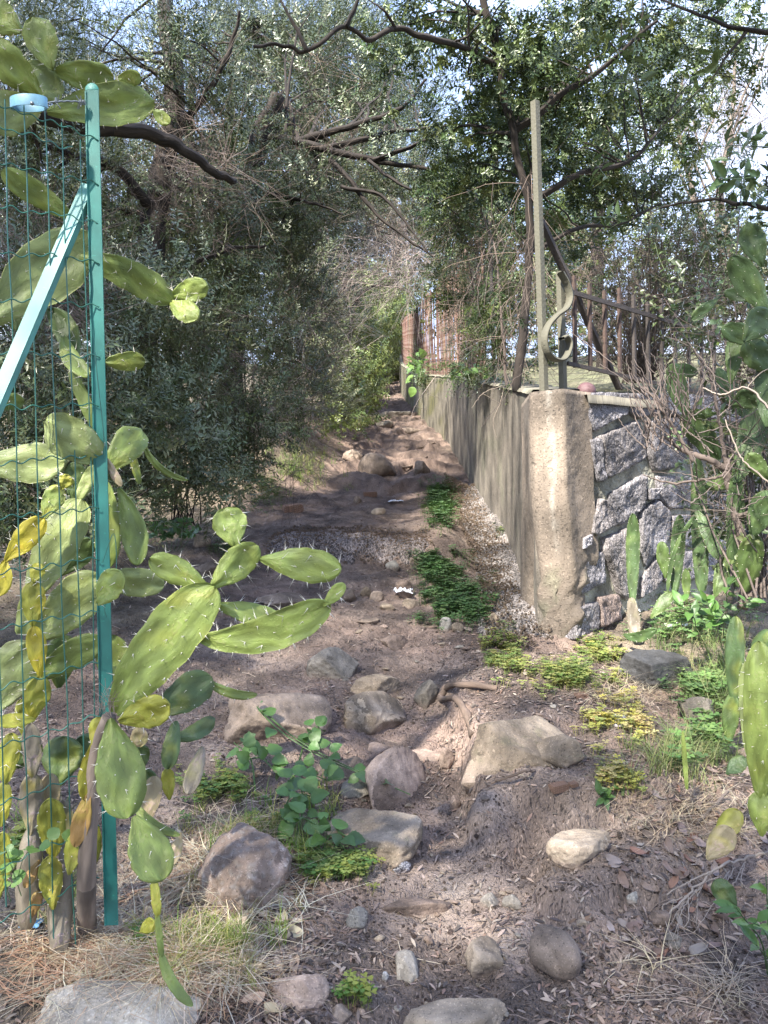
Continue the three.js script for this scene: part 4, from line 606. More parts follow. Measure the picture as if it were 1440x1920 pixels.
rock(775, 1695, 118, 44, 'low earth-covered rock across the path below the white stone', { tone: 'dirt', deep: 0.5, cuts: 6, flat: 0.6, sink: 0.45, tall: 0.045 });
rock(672, 1722, 40, 52, 'small pale tan stone left of the path', { tone: 'pale', deep: 1.1, sink: 0.3 });
rock(765, 1808, 56, 74, 'thin pale rock edge poking out of the dirt', { tone: 'grey', deep: 1.2, turn: 0.5, sink: 0.45 });
rock(560, 1842, 96, 90, 'rounded pinkish rock in the dry grass at the bottom left', { tone: 'pink', sink: 0.4, cuts: 5, deep: 0.9 });
rock(636, 1895, 50, 54, 'narrow brown stone at the bottom edge', { tone: 'brown', deep: 1.1, sink: 0.3 });
rock(230, 1880, 250, 80, 'broad crumbly pale concrete lump in the dry grass at the bottom left', { tone: 'pale', lichen: 0.6, deep: 0.7, sink: 0.42, rough: 0.12, cuts: 5, flat: 0.6, tall: 0.05 });
rock(1228, 1262, 128, 92, 'blackened flat-topped rock under the weeds on the right', { tone: 'dark', deep: 0.7, flat: 0.55, cuts: 6, sink: 0.25, turn: 0.3, tall: 0.14 });
rock(1310, 1338, 70, 56, 'grey rock hidden among clover below the blackened rock', { tone: 'grey', sink: 0.3 });
rock(800, 1308, 42, 56, 'upright grey stone beside the exposed root', { tone: 'grey', deep: 0.8, turn: 0.3, sink: 0.3 });
rock(838, 1422, 30, 44, 'small rounded pink stone left of the largest boulder', { tone: 'pink', deep: 1.2, sink: 0.3 });
rock(796, 1408, 62, 42, 'flat reddish stone flush with the path', { tone: 'pink', flat: 0.4, sink: 0.5, tall: 0.03 });
rock(714, 1330 + 70, 56, 24, 'little flat stone at the foot of the squarish tan rock', { tone: 'dirt', sink: 0.4, tall: 0.02 });
rock(853, 1508, 22, 32, 'small square-cut stone at the foot of the largest boulder', { tone: 'pink', cuts: 10, sink: 0.2 });
rock(1160, 1350, 34, 46, 'speckled white granite cobble among yellow clover', { tone: 'white', mat: M.granite, turn: 0.4, sink: 0.2, tall: 0.04 });
rock(1238, 1715, 40, 36, 'orange brown stone below the fallen twigs on the right', { tone: 'pink', sink: 0.3 });
rock(1262, 1758, 48, 34, 'grey stone near the fallen twigs on the right', { tone: 'grey', sink: 0.3 });
rock(1090, 1728, 22, 18, 'tiny tan pebble right of the curved brown rock', { tone: 'tan', sink: 0.3 });
rock(1186, 1680, 26, 26, 'pale knobbly stone on the right bank', { tone: 'pale', sink: 0.3 });
rock(918, 1686, 34, 30, 'angular grey stone in the middle of the lower path', { tone: 'grey', cuts: 9, sink: 0.35 });
rock(962, 1690, 36, 40, 'second angular grey stone in the lower path, beside its like', { tone: 'grey', cuts: 9, sink: 0.4 });
rock(722, 1832, 15, 20, 'tiny white pebble between the sticks at the bottom', { tone: 'white', sink: 0.2 });
rock(740, 1355 - 155, 60, 34, 'sunken brown stone above the path rocks', { tone: 'dirt', sink: 0.45 });
rock(684, 1114, 22, 22, 'small tan stone left of the white tissue', { tone: 'tan', sink: 0.25 });
rock(655, 1118, 36, 26, 'dirt-brown stone under the curled cactus pad', { tone: 'brown', sink: 0.3 });
rock(706, 1122, 30, 22, 'brown stone just left of the white tissue', { tone: 'brown', sink: 0.3 });
rock(757, 1108, 34, 30, 'stone block under the white tissue', { tone: 'pink', sink: 0.2, cuts: 8 });
rock(772, 1132, 30, 24, 'stone right of the white tissue by the clover', { tone: 'tan', sink: 0.3 });
rock(738, 1062, 26, 18, 'pale stone on the broken concrete step', { tone: 'pale', sink: 0.2 });
rock(728, 1138, 26, 16, 'flat stone below the white tissue', { tone: 'tan', sink: 0.3 });
rock(540, 1120, 100, 36, 'low brown rock behind the bright cactus pads', { tone: 'brown', sink: 0.45, tall: 0.05 });
rock(688, 1160, 40, 20, 'sunken stone in the middle of the path above the rocks', { tone: 'brown', sink: 0.45, tall: 0.02 });
rock(836, 1175, 26, 26, 'cream stone at the edge of the clover', { tone: 'pale', sink: 0.25 });
rock(858, 1180, 24, 20, 'small tan stone beside the cream stone', { tone: 'tan', sink: 0.25 });
rock(920, 1166, 40, 28, 'ochre stone between clover and pebbly footing', { tone: 'tan', sink: 0.3 });
rock(710, 962, 24, 20, 'tan stone in the middle path below the white litter', { tone: 'tan', sink: 0.25 });
rock(672, 940, 16, 14, 'small brown stone beside the pale brick', { tone: 'brown', sink: 0.25 });
rock(708, 872, 60, 46, 'smooth dark bedrock hump in the shaded path', { tone: 'brown', sink: 0.45, cuts: 4 });
rock(790, 880, 30, 26, 'rock at the wall foot in the shaded path', { tone: 'brown', sink: 0.3 });
rock(744, 778, 64, 20, 'grey slab step high up the path', { tone: 'grey', sink: 0.3, flat: 0.5, deep: 0.6 });
rock(720, 796, 30, 14, 'small grey stone by the high slab step', { tone: 'grey', sink: 0.3 });
rock(766, 808, 44, 16, 'dark stone step against the wall', { tone: 'brown', sink: 0.3 });
rock(660, 855, 40, 22, 'brown rock in the left bank of the shaded path', { tone: 'brown', sink: 0.4 });
rock(376, 1020, 34, 26, 'broken pale stone beside the ivy patch', { tone: 'tan', sink: 0.2 });
rock(395, 1068, 60, 30, 'low stones under the ivy by the bank', { tone: 'brown', sink: 0.4 });
// alike small stones on the path
for (let i = 0; i < 90; i++) {
  const px = rr(600, 1000) + gauss() * 60, py = i < 40 ? rr(1060, 1300) : rr(1300, 1900); const s = rr(9, 20), tone = pick(['tan', 'brown', 'grey', 'pink', 'dirt']), word = { tan: 'tan', brown: 'dark brown', grey: 'grey', pink: 'pinkish', dirt: 'earth-coloured' }[tone], where = py < 1140 ? 'around the white tissue' : py < 1300 ? 'above the squarish tan rock' : py < 1480 ? 'left of the largest boulder' : py < 1680 ? 'below the largest boulder' : 'near the bottom edge';
  rock(px, py, s, s * rr(0.5, 0.9), 'small ' + word + ' stone lying loose on the path ' + where, { tone, sink: rr(0.2, 0.4), group: 'small ' + word + ' stones ' + where, name: 'small_stone', cat: 'stone', turn: rr(0, 3), deep: rr(0.6, 1.1), tall: s / F * 1.6 * rr(0.25, 0.5) });
}
{ // broken pebbly concrete step across the path
  const mb = new MB(), nu = 120, nv = 16;
  for (let i = 0; i <= nu; i++) for (let j = 0; j <= nv; j++) {
    const u = i / nu, v = j / nv, x = lerp(-1.02, 0.42, u), d0 = 6.22 + 0.14 * N(x * 3, 1, 2) + 0.07 * N(x * 11, 5, 2), d = lerp(d0, 7.1 + 0.2 * N(x * 2, 8, 8), Math.pow(v, 1.3));
    const edge = sst(u, 0, 0.08) * sst(1 - u, 0, 0.08), top = H(x, d) + 0.03 * edge * (1 - sst(v, 0.5, 1)) - 0.02 * sst(v, 0.6, 1) - 0.015 + 0.02 * fbm(x * 14, d * 14, 3, 3), y = v < 0.02 ? Math.min(H(x, d) - 0.05, top - 0.1) : v < 0.1 ? lerp(top, H(x, d0) , 0.35) : top;
    mb.v(V(x, y, -d), x, d);
  }
  for (let i = 0; i < nu; i++) for (let j = 0; j < nv; j++) { const a = i * (nv + 1) + j; mb.quad(a, a + nv + 1, a + nv + 2, a + 1); }
  tag(mb.build('concrete_step', M.aggregate2 ??= std({ map: rep(graniteTex, 1.3), bumpMap: rep(roughBump, 2.6), bumpScale: 0.02, color: rgb(0.4, 0.34, 0.3), roughness: 0.92 }), null), 'broken pebbly concrete step crossing the dirt path below the clover', 'step');
}
// bricks
function brick(px, py, w, l, turn, label, col) {
  const a = G(px, py), d = -a.z, s = w / F * d, g = new THREE.BoxGeometry(s, s * 0.42, s * l, 6, 4, 6), p = g.attributes.position, n = px * 0.1;
  for (let i = 0; i < p.count; i++) { const x = p.getX(i), y = p.getY(i), z = p.getZ(i), c = Math.max(Math.abs(x) / s * 2, 0) > 0.95 && Math.abs(y) > s * 0.18 ? 0.93 : 1, k = c * (1 + 0.07 * N(x / s * 4 + n, y / s * 4, z / s * 4)); p.setXYZ(i, x * k, y * k, z * k); }
  g.computeVertexNormals(); const m = shadowed(new THREE.Mesh(g, M.brick)); m.name = numbered('brick'); m.position.copy(a).add(V(0, s * 0.12, 0)); m.rotation.set(0.12, turn, rr(-0.1, 0.1), 'YXZ'); scene.add(m); tag(m, label, 'brick');
}
brick(549, 958, 36, 0.7, 0.3, 'broken brown brick at the foot of the left bank');
brick(694, 930, 24, 0.5, 0.2, 'pale brick lying flat in the middle of the shaded path');
brick(1048, 1480, 34, 0.5, 0.35, 'half-buried grey brick below the largest boulder, longer piece');
brick(1074, 1472, 16, 0.9, 0.35, 'short end piece of the broken brick below the largest boulder');
brick(1090, 1308, 24, 0.7, 0.2, 'reddish brick fragment in the yellow clover');
// crumpled papers
function crumple(name, px, py, w, h, label, cat, mat = M.paper) {
  const a = G(px, py), d = -a.z, s = w / F * d / 2, hh = h / F * d, mb = new MB(), n = 13;
  for (let j = 0; j <= n; j++) for (let i = 0; i <= n; i++) { const u = i / n * 2 - 1, v = j / n * 2 - 1, e = 1 + 0.25 * N(u * 2, v * 2, px); mb.v(a.clone().add(V(u * s * e, 0.006 + hh * (0.3 + 0.9 * Math.abs(fbm(u * 1.6 + px, v * 1.6, 3, 3))) * (1 - 0.6 * (u * u + v * v) / 2), v * s * 0.9 * e + 0.2 * s * N(u * 3, v * 3, px + 5))), u, v); }
  for (let j = 0; j < n; j++) for (let i = 0; i < n; i++) { const k = j * (n + 1) + i; mb.quad(k, k + n + 1, k + n + 2, k + 1); }
  return tag(mb.build(name, mat, null), label, cat);
}
crumple('tissue', 756, 1118, 34, 34, 'crumpled white tissue on stones in the middle of the path', 'tissue');
crumple('tissue', 742, 943, 26, 10, 'small flat scrap of white paper up the shaded path', 'paper');
crumple('tissue', 1188, 1152, 20, 26, 'crumpled white tissue at the foot of the granite wall', 'tissue');
crumple('tissue', 1266, 1178, 38, 18, 'torn white paper among weeds below the long cactus pads', 'paper');
crumple('plastic_scrap', 58, 1738, 36, 14, 'blue plastic scrap at the fence foot', 'plastic', std({ color: rgb(0.16, 0.34, 0.52), roughness: 0.4, side: THREE.DoubleSide }));
crumple('plastic_scrap', 142, 778, 20, 14, 'small pale blue scrap caught behind the fence', 'plastic', std({ color: rgb(0.4, 0.52, 0.75), roughness: 0.4, side: THREE.DoubleSide })).position.add(V(0, 0, 0));
// exposed root by the step
{ const r = (pts, r0, r1, name, label) => { const mb = new MB(), c = curve(pts.map(([x, y, u]) => G(x, y).add(V(0, u, 0))), 40); c.forEach((p, i) => p.add(V(0.008 * N(i * 0.3, 1, pts[0][0]), 0.006 * N(i * 0.4, 5, 1), 0))); mb.tube(c, (t) => lerp(r0, r1, t) * (1 + 0.25 * N(t * 14, 3, 1)), 9); tag(mb.build(name, M.root ??= std({ map: rep(barkTex, 3), bumpMap: rep(barkTex, 3), bumpScale: 0.006, color: rgb(0.3, 0.235, 0.19), roughness: 0.95 }), null), label, 'root'); };
  r([[930, 1290, 0], [880, 1292, .02], [835, 1298, .02], [828, 1312, .015], [858, 1325, .03], [874, 1352, .03], [886, 1376, -.01]], 0.014, 0.018, 'tree_root', 'exposed tree root curving over the dirt bank behind the largest boulder');
  r([[920, 1478, .02], [950, 1474, .03], [985, 1462, .03], [1000, 1450, .01]], 0.004, 0.006, 'tree_root', 'thin pale root lying across the front of the largest boulder');
  r([[640, 868, 0], [675, 856, .03], [720, 872, .03], [756, 880, .03], [800, 858, .01]], 0.03, 0.02, 'tree_root', 'long root crossing the shaded path above the white paper');
  r([[760, 838, 0], [790, 842, .03], [815, 830, .0]], 0.03, 0.02, 'tree_root', 'short root beside the wall in the shaded path');
}

// ---------------------------------------------------------------- litter, gravel, grasses and weeds
const basis = (n) => new THREE.Quaternion().setFromUnitVectors(UP, n);
function sliver(l, w, k) { const mb = new MB(), n = 4; for (let i = 0; i <= n; i++) { const t = i / n - 0.5, ww = w * (1 - 3.2 * t * t); mb.v(V(t * l, 0.3 * k * l * (0.25 - t * t) + 0.001, -ww), t, 0); mb.v(V(t * l, 0.3 * k * l * (0.25 - t * t) + 0.001 + 0.3 * w, ww), t, 1); } for (let i = 0; i < n; i++) mb.quad(i * 2, i * 2 + 1, i * 2 + 3, i * 2 + 2); return mb.geo(); }
const inFrame = (x, d) => d > 1.2 && Math.abs(x) < d * 0.52 + 0.2;
{
  const sc = [new Scatter(), new Scatter()], dens = (x, d) => 0.15 + sst(fbm(x * 2.3, 4, d * 2.3, 3), -0.08, 0.25) * 1.1 + (x > 0.4 && d > 2.8 && d < 4.2 ? 0.5 : 0);
  for (let i = 0; i < 130000; i++) {
    const d = 1.6 + Math.pow(rnd(), 1.7) * 11, x = rr(-0.55, 0.55) * d; if (rnd() > dens(x, d) * 0.55 || behindWall(x, d) > -0.02) continue;
    const s = rr(0.5, 1.25), c = jitter(pick([[0.24, 0.18, 0.145], [0.16, 0.12, 0.1], [0.33, 0.26, 0.21], [0.08, 0.06, 0.05], [0.07, 0.055, 0.05], [0.21, 0.14, 0.105]]), 0.25);
    sc[i % 2].add(at(x, d, 0.003), basis(slopeNormal(x, d, 0.02)).multiply(eul(rr(-0.35, 0.35), rr(0, 6.3), rr(-0.3, 0.3))), s, c);
  }
  const a = sc[0].build('leaf_litter', sliver(0.028, 0.0038, 1), M.tinted); tag(a, 'narrow dry brown leaves strewn over the dirt path', 'leaf litter');
  const b = sc[1].build('leaf_litter', sliver(0.022, 0.003, 0.4), M.tinted); tag(b, 'short dry leaf bits and chaff scattered over the dirt', 'leaf litter');
  const tw = new Scatter(), tg = new MB().tube([V(-0.04, 0, 0), V(0.01, 0.003, 0.004), V(0.045, 0.001, -0.004)], [0.0016, 0.001], 4).geo();
  for (let i = 0; i < 1900; i++) { const d = 1.6 + Math.pow(rnd(), 1.5) * 8, x = rr(-0.5, 0.5) * d; if (behindWall(x, d) > 0) continue; tw.add(at(x, d, 0.004), basis(slopeNormal(x, d, 0.03)).multiply(eul(0, rr(0, 6.3), rr(-0.2, 0.2))), rr(0.3, 1.0), jitter(pick([[0.24, 0.18, 0.14], [0.4, 0.33, 0.26], [0.12, 0.09, 0.08]]))); }
  tag(tw.build('fallen_twigs', tg, M.tinted), 'thin broken twigs lying about on the path', 'twigs');
  const big = new Scatter(), bg = (() => { const mb = new MB(), n = 6; for (let i = 0; i <= n; i++) { const t = i / n - 0.5, w = 0.018 * Math.sqrt(Math.max(0, 1 - 4 * t * t)); mb.v(V(t * 0.08, 0.05 * t * t * 4 * 0.3, -w), t, 0); mb.v(V(t * 0.08, -0.004, 0), t, .5); mb.v(V(t * 0.08, 0.03 * (0.3 + t), w), t, 1); } for (let i = 0; i < n; i++) for (let k = 0; k < 2; k++) mb.quad(i * 3 + k, i * 3 + k + 1, i * 3 + k + 4, i * 3 + k + 3); return mb.geo(); })();
  for (let i = 0; i < 150; i++) { const p = G(rr(1130, 1440), rr(1440, 1800)); if (rnd() < 0.6 && p.x < 0.8) continue; big.add(p.add(V(0, 0.008, 0)), basis(slopeNormal(p.x, -p.z)).multiply(eul(rr(-0.5, 0.5), rr(0, 6.3), rr(-0.5, 0.5))), rr(0.3, 0.8), jitter(pick([[0.2, 0.145, 0.12], [0.27, 0.22, 0.2], [0.2, 0.11, 0.08], [0.15, 0.11, 0.095]]))); }
  for (let i = 0; i < 130; i++) { const p = G(rr(250, 560), rr(1560, 1900)); big.add(p.add(V(0, 0.008, 0)), basis(slopeNormal(p.x, -p.z)).multiply(eul(rr(-0.5, 0.5), rr(0, 6.3), rr(-0.5, 0.5))), rr(0.4, 0.9), jitter(pick([[0.5, 0.4, 0.3], [0.42, 0.3, 0.22], [0.55, 0.45, 0.3]]))); }
  tag(big.build('dead_leaves', bg, M.tinted), 'curled broad dead leaves on the banks either side of the path', 'dead leaves');
  const gr = [new Scatter(), new Scatter()], geos = [rockGeo(1, 1, 0.6, 0.8, { n: 3 }), rockGeo(1, 1, 0.7, 0.9, { n: 7 })];
  for (let i = 0; i < 9000; i++) { const d = 1.6 + Math.pow(rnd(), 1.5) * 12, x = rr(-0.5, 0.5) * d; if (behindWall(x, d) > -0.02) continue; gr[i % 2].add(at(x, d), spin(), rr(0.0022, 0.005) * (rnd() < 0.12 ? 2.4 : 1), jitter(pick([[1.1, 1.1, 1.1], [1.3, 1.25, 1.2], [0.9, 0.8, 0.75]]), 0.2)); }
  for (let i = 0; i < 5200; i++) { const d = rr(4.3, 10), x = 0.9 + (d < 6 ? (d - 4.3) * 0.1 : 0.17 + (d - 6) * 0.02) - rr(-0.02, 0.36); gr[i % 2].add(at(x, d, 0.02 + rr(0, 0.05)), spin(), rr(0.005, 0.014), jitter([0.85, 0.8, 0.76], 0.3)); }
  for (let i = 0; i < 1500; i++) { const x = rr(-1, 0.4), d = rr(6.15, 7.0); gr[i % 2].add(at(x, d, 0.018), spin(), rr(0.005, 0.013), jitter([0.85, 0.76, 0.7], 0.3)); }
  const so = new Scatter(); for (let i = 0; i < 26000; i++) { const d = 1.6 + Math.pow(rnd(), 1.6) * 9, x = rr(-0.5, 0.5) * d; if (behindWall(x, d) > -0.02 || N(x * 3, 6, d * 3) < -0.1) continue; so.add(at(x, d, -0.001), spin(), rr(0.0025, 0.0075) * (rnd() < 0.06 ? 2 : 1), jitter(pick([[0.95, 0.9, 0.88], [0.7, 0.66, 0.64], [0.5, 0.45, 0.43]]), 0.2)); }
  tag(so.build('soil_crumbs', rockGeo(1, 1, 0.75, 0.9, { n: 5, tone: 'dirt' }), M.rock), 'loose brown crumbs of earth scattered on the path', 'earth');
  gr.forEach((g, i) => tag(g.build('gravel', geos[i], M.rock), ['fine gravel and grit loose on the path', 'coarse grit and pebbles along the footing'][i], 'gravel'));
}
// grass tufts
function tuft(n, h, w, lean, flat = 0) { const mb = new MB(); for (let i = 0; i < n; i++) { const a = rr(0, 6.3), l = h * rr(0.5, 1), dx = Math.cos(a), dz = Math.sin(a), k = lean * rr(0.3, 1.2), b = V(rr(-0.02, 0.02), 0, rr(-0.02, 0.02)), s = V(-dz, 0, dx).multiplyScalar(w); for (let j = 0; j <= 4; j++) { const t = j / 4, p = b.clone().add(V(dx * l * k * t * t * 1.2 + gauss() * flat * 0.01, l * t * (1 - 0.45 * k * t) * (1 - flat), dz * l * k * t * t * 1.2 + gauss() * flat * 0.01)); mb.v(p.clone().addScaledVector(s, 1 - t * 0.9), 0, t); mb.v(p.clone().addScaledVector(s, -1 + t * 0.9), 1, t); } const o = mb.n - 10; for (let j = 0; j < 4; j++) mb.quad(o + j * 2, o + j * 2 + 1, o + j * 2 + 3, o + j * 2 + 2); } return mb.geo(); }
const tufts = [tuft(9, 0.16, 0.0026, 0.8), tuft(10, 0.2, 0.0015, 1.0), tuft(11, 0.18, 0.0018, 1.5, 0.6)];
function field(name, label, cat, geo, mat, list, tints, sc) { const s = new Scatter(); for (const [x0, y0, x1, y1, n, k = 1] of list) for (let i = 0; i < n; i++) { const p = G(lerp(x0, x1, 0.5 + gauss() * 0.42), lerp(y0, y1, 0.5 + gauss() * 0.36)); if (N(p.x * 5, 3, p.z * 5) + 0.5 * N(p.x * 14, 8, p.z * 14) < -0.14) continue; s.add(p.add(V(0, -0.004, 0)), eul(rr(-0.2, 0.2), rr(0, 6.3), rr(-0.2, 0.2)), rr(sc[0], sc[1]) * k, jitter(pick(tints), 0.22, 0.1)); } return tag(s.build(name, geo, mat), label, cat); }
field('dry_grass', 'matted dry straw grass covering the bottom left bank', 'dry grass', tufts[2], M.tinted, [[0, 1690, 560, 1915, 430], [0, 1740, 300, 1900, 180], [230, 1560, 560, 1760, 200], [330, 1480, 560, 1640, 80], [600, 1640, 640, 1700, 40]], [[0.55, 0.45, 0.3], [0.46, 0.34, 0.22], [0.6, 0.52, 0.38], [0.42, 0.26, 0.16]], [0.5, 1.25]);
field('dry_grass', 'sparse dry grass strands on the right bank under the cactus', 'dry grass', tufts[2], M.tinted, [[1140, 1420, 1440, 1640, 80], [1180, 1760, 1440, 1915, 26], [1050, 1240, 1300, 1340, 60]], [[0.45, 0.37, 0.25], [0.36, 0.28, 0.2]], [0.5, 1.1]);
field('grass', 'thin green and yellow grass blades at the bottom left', 'grass', tufts[0], M.softLeaf, [[230, 1640, 560, 1900, 190, 0.8], [330, 1480, 600, 1640, 110, 0.9], [540, 1480, 680, 1680, 60], [0, 1480, 180, 1740, 60]], [[0.28, 0.34, 0.08], [0.4, 0.4, 0.13], [0.2, 0.3, 0.06]], [0.5, 1.1]);
field('grass', 'green grass tufts along the left bank of the upper path', 'grass', tufts[1], M.softLeaf, [[500, 840, 620, 930, 130, 1.6], [480, 800, 640, 900, 60, 1.6], [640, 905, 662, 925, 18], [630, 700, 720, 790, 160, 3], [660, 780, 715, 806, 60, 2]], [[0.2, 0.27, 0.07], [0.3, 0.33, 0.12], [0.14, 0.22, 0.05]], [0.6, 1.3]);
field('grass', 'long dark grass blades among the weeds on the right bank', 'grass', tufts[1], M.softLeaf, [[1290, 1180, 1420, 1400, 90, 1.3], [1150, 1380, 1430, 1500, 70, 1], [1200, 1150, 1440, 1260, 60, 1]], [[0.16, 0.22, 0.07], [0.26, 0.28, 0.12]], [0.7, 1.4]);
// three-leaved clover
function cloverGeo() { const mb = new MB(); for (let q = 0; q < 3; q++) { const h = rr(0.012, 0.055), bx = rr(-0.02, 0.02), bz = rr(-0.02, 0.02), tx = bx + rr(-0.015, 0.015), tz = bz + rr(-0.015, 0.015), c = V(tx, h, tz), s = rr(0.8, 1.2); mb.tube([V(bx, 0, bz), V((bx + tx) / 2, h * 0.6, (bz + tz) / 2), c], 0.0007, 3, null, false); for (let k = 0; k < 3; k++) { const a = q + k * 2.09, f = V(Math.cos(a), 0, Math.sin(a)), w = V(-f.z, 0, f.x), o = mb.n, l = 0.0125 * s; for (const [x, y, e] of [[0, 0, 0], [0.75, 0.62, 0.12], [1.1, 0.42, 0.1], [0.95, 0, -0.05], [1.1, -0.42, 0.1], [0.75, -0.62, 0.12]]) mb.v(c.clone().addScaledVector(f, x * l).addScaledVector(w, y * l).add(V(0, e * l + 0.001, 0)), x, y); mb.tri(o, o + 2, o + 1); mb.tri(o, o + 3, o + 2); mb.tri(o, o + 4, o + 3); mb.tri(o, o + 5, o + 4); } } return mb.geo(); }
const clover = cloverGeo();
const cl = (label, list, tints, sc = [0.7, 1.3]) => { const o = field('clover', label, 'clover', clover, M.softLeaf, list, tints, sc); return o; };
cl('dense green clover beside the pebbly footing below the wall', [[790, 900, 860, 1000, 700, 1.7], [780, 1030, 880, 1110, 480, 1.5], [790, 1080, 930, 1190, 700, 1.4], [770, 1150, 830, 1180, 60]], [[0.07, 0.16, 0.04], [0.1, 0.2, 0.05], [0.14, 0.24, 0.07]]);
cl('bright clover carpet at the foot of the wall corner', [[900, 1170, 990, 1290, 330, 1], [960, 1230, 1180, 1310, 420, 0.9], [1080, 1190, 1180, 1260, 160, 1]], [[0.16, 0.24, 0.05], [0.28, 0.33, 0.08], [0.36, 0.36, 0.1]]);
cl('yellowing clover scattered over the right bank', [[1080, 1290, 1230, 1420, 230, 0.9], [1110, 1420, 1230, 1500, 70, 0.9]], [[0.5, 0.46, 0.1], [0.36, 0.38, 0.1], [0.55, 0.45, 0.2]]);
cl('large green clover below the blackened rock', [[1250, 1270, 1400, 1340, 120, 1.6], [1280, 1340, 1390, 1440, 90, 1.7], [1180, 1110, 1420, 1230, 200, 1.4], [1250, 1440, 1300, 1460, 8, 1.5]], [[0.1, 0.2, 0.06], [0.16, 0.28, 0.08], [0.22, 0.34, 0.1]], [0.9, 1.3]);
cl('small clover and weeds around the bramble and dry cactus', [[330, 1430, 480, 1540, 160, 0.9], [0, 1560, 130, 1680, 60, 1.5], [560, 1590, 690, 1690, 300, 0.9], [430, 1500, 560, 1560, 60, 0.8], [640, 1860, 690, 1900, 14, 1], [240, 1740, 300, 1790, 30, 0.8], [180, 1850, 240, 1900, 20, 0.8]], [[0.14, 0.25, 0.06], [0.24, 0.3, 0.07], [0.3, 0.34, 0.08]]);
cl('low green weeds on the left bank by the ivy', [[460, 880, 540, 960, 160, 1.6], [370, 1010, 470, 1060, 90, 1.4], [520, 940, 560, 975, 20], [925, 970, 965, 1020, 90, 1.4]], [[0.12, 0.2, 0.06], [0.2, 0.26, 0.08]]);

// ---------------------------------------------------------------- trees, shrubs and climbers
function leafAt(mb, b, f, w, up, l, wd, fold, det) { // one leaf: base b, forward f, across w
  const o = mb.n;
  if (det) { for (const [x, y] of [[0, 0], [0.28, 0.8], [0.6, 0.9], [1, 0], [0.6, -0.9], [0.28, -0.8]]) mb.v(b.clone().addScaledVector(f, x * l).addScaledVector(w, y * wd / 2).addScaledVector(up, Math.abs(y) * fold * wd - x * x * l * 0.18), x, y); mb.tri(o, o + 2, o + 1); mb.tri(o, o + 3, o + 2); mb.tri(o, o + 4, o + 3); mb.tri(o, o + 5, o + 4); }
  else { for (const [x, y] of [[0, 0], [0.5, 0.5], [1, 0], [0.5, -0.5]]) mb.v(b.clone().addScaledVector(f, x * l).addScaledVector(w, y * wd).addScaledVector(up, Math.abs(y) * fold * wd), x, y); mb.tri(o, o + 2, o + 1); mb.tri(o, o + 3, o + 2); }
}
function sprig(n, len, l, wd, o = {}) {
  const mb = new MB(), bend = rr(-0.3, 0.3);
  const pos = (t) => V(bend * t * t * len, t * len, 0.15 * t * t * len);
  if (o.stem !== 0) mb.tube([0, 0.5, 1].map(pos), [0.0025, 0.001], 3, null, false);
  for (let i = 0; i < n; i++) {
    const t = 0.12 + 0.88 * (i + rnd() * 0.6) / n, a = i * 2.4 + rr(-0.5, 0.5), s = rr(0.65, 1.15) * (1.05 - 0.3 * t), out = V(Math.cos(a), 0, Math.sin(a)), f = out.clone().multiplyScalar(1).add(V(0, o.up ?? 0.7, 0)).add(V(gauss() * 0.2, gauss() * 0.25, gauss() * 0.2)).normalize();
    const w = f.clone().cross(UP).normalize(); leafAt(mb, pos(Math.min(t, 1)).addScaledVector(out, 0.002), f, w, w.clone().cross(f).normalize(), l * s, wd * s, o.fold ?? 0.25, o.det);
  }
  return mb.geo();
}
function tangleGeo(n, len, droop) { const mb = new MB(); for (let i = 0; i < n; i++) { let p = V(gauss() * 0.1, gauss() * 0.1, gauss() * 0.1).multiplyScalar(len), d = V(gauss(), gauss() - droop, gauss()).normalize(); const pts = [p.clone()]; for (let k = 0; k < 5; k++) { d.add(V(gauss() * 0.35, gauss() * 0.35 - droop * 0.15, gauss() * 0.35)).normalize(); p = p.clone().addScaledVector(d, len * rr(0.12, 0.24)); pts.push(p); if (k === 2 && rnd() < 0.6) { const e = d.clone().add(V(gauss(), gauss(), gauss()).multiplyScalar(0.6)).normalize(); mb.tube([p, p.clone().addScaledVector(e, len * 0.16), p.clone().addScaledVector(e, len * 0.3).add(V(0, -0.02, 0))], [0.0016, 0.0008], 3, null, false); } } mb.tube(pts, [0.0032, 0.001], 3, null, false); } return mb.geo(); }
const K = {
  mastic: { g: [sprig(16, 0.17, 0.044, 0.014, { up: 0.6 }), sprig(14, 0.15, 0.048, 0.016, { up: 0.3 })], a: 0.0028 },
  oak: { g: [sprig(15, 0.17, 0.04, 0.022, { det: 1, up: 0.5 }), sprig(13, 0.15, 0.044, 0.025, { det: 1, up: 0.3 })], a: 0.004 },
  fine: { g: [sprig(34, 0.2, 0.024, 0.0045, { up: 1 }), sprig(30, 0.18, 0.026, 0.005, { up: 0.8 })], a: 0.0016 },
  vine: { g: [sprig(9, 0.2, 0.05, 0.032, { det: 1, up: 0.1 }), sprig(8, 0.18, 0.045, 0.03, { det: 1, up: -0.1 })], a: 0.0045 },
  large: { g: [sprig(7, 0.22, 0.075, 0.034, { det: 1, up: 0.2 }), sprig(6, 0.2, 0.08, 0.036, { det: 1, up: -0.1 })], a: 0.006 },
};
const TANG = [tangleGeo(14, 0.8, 0.1), tangleGeo(12, 0.9, 0.55)];
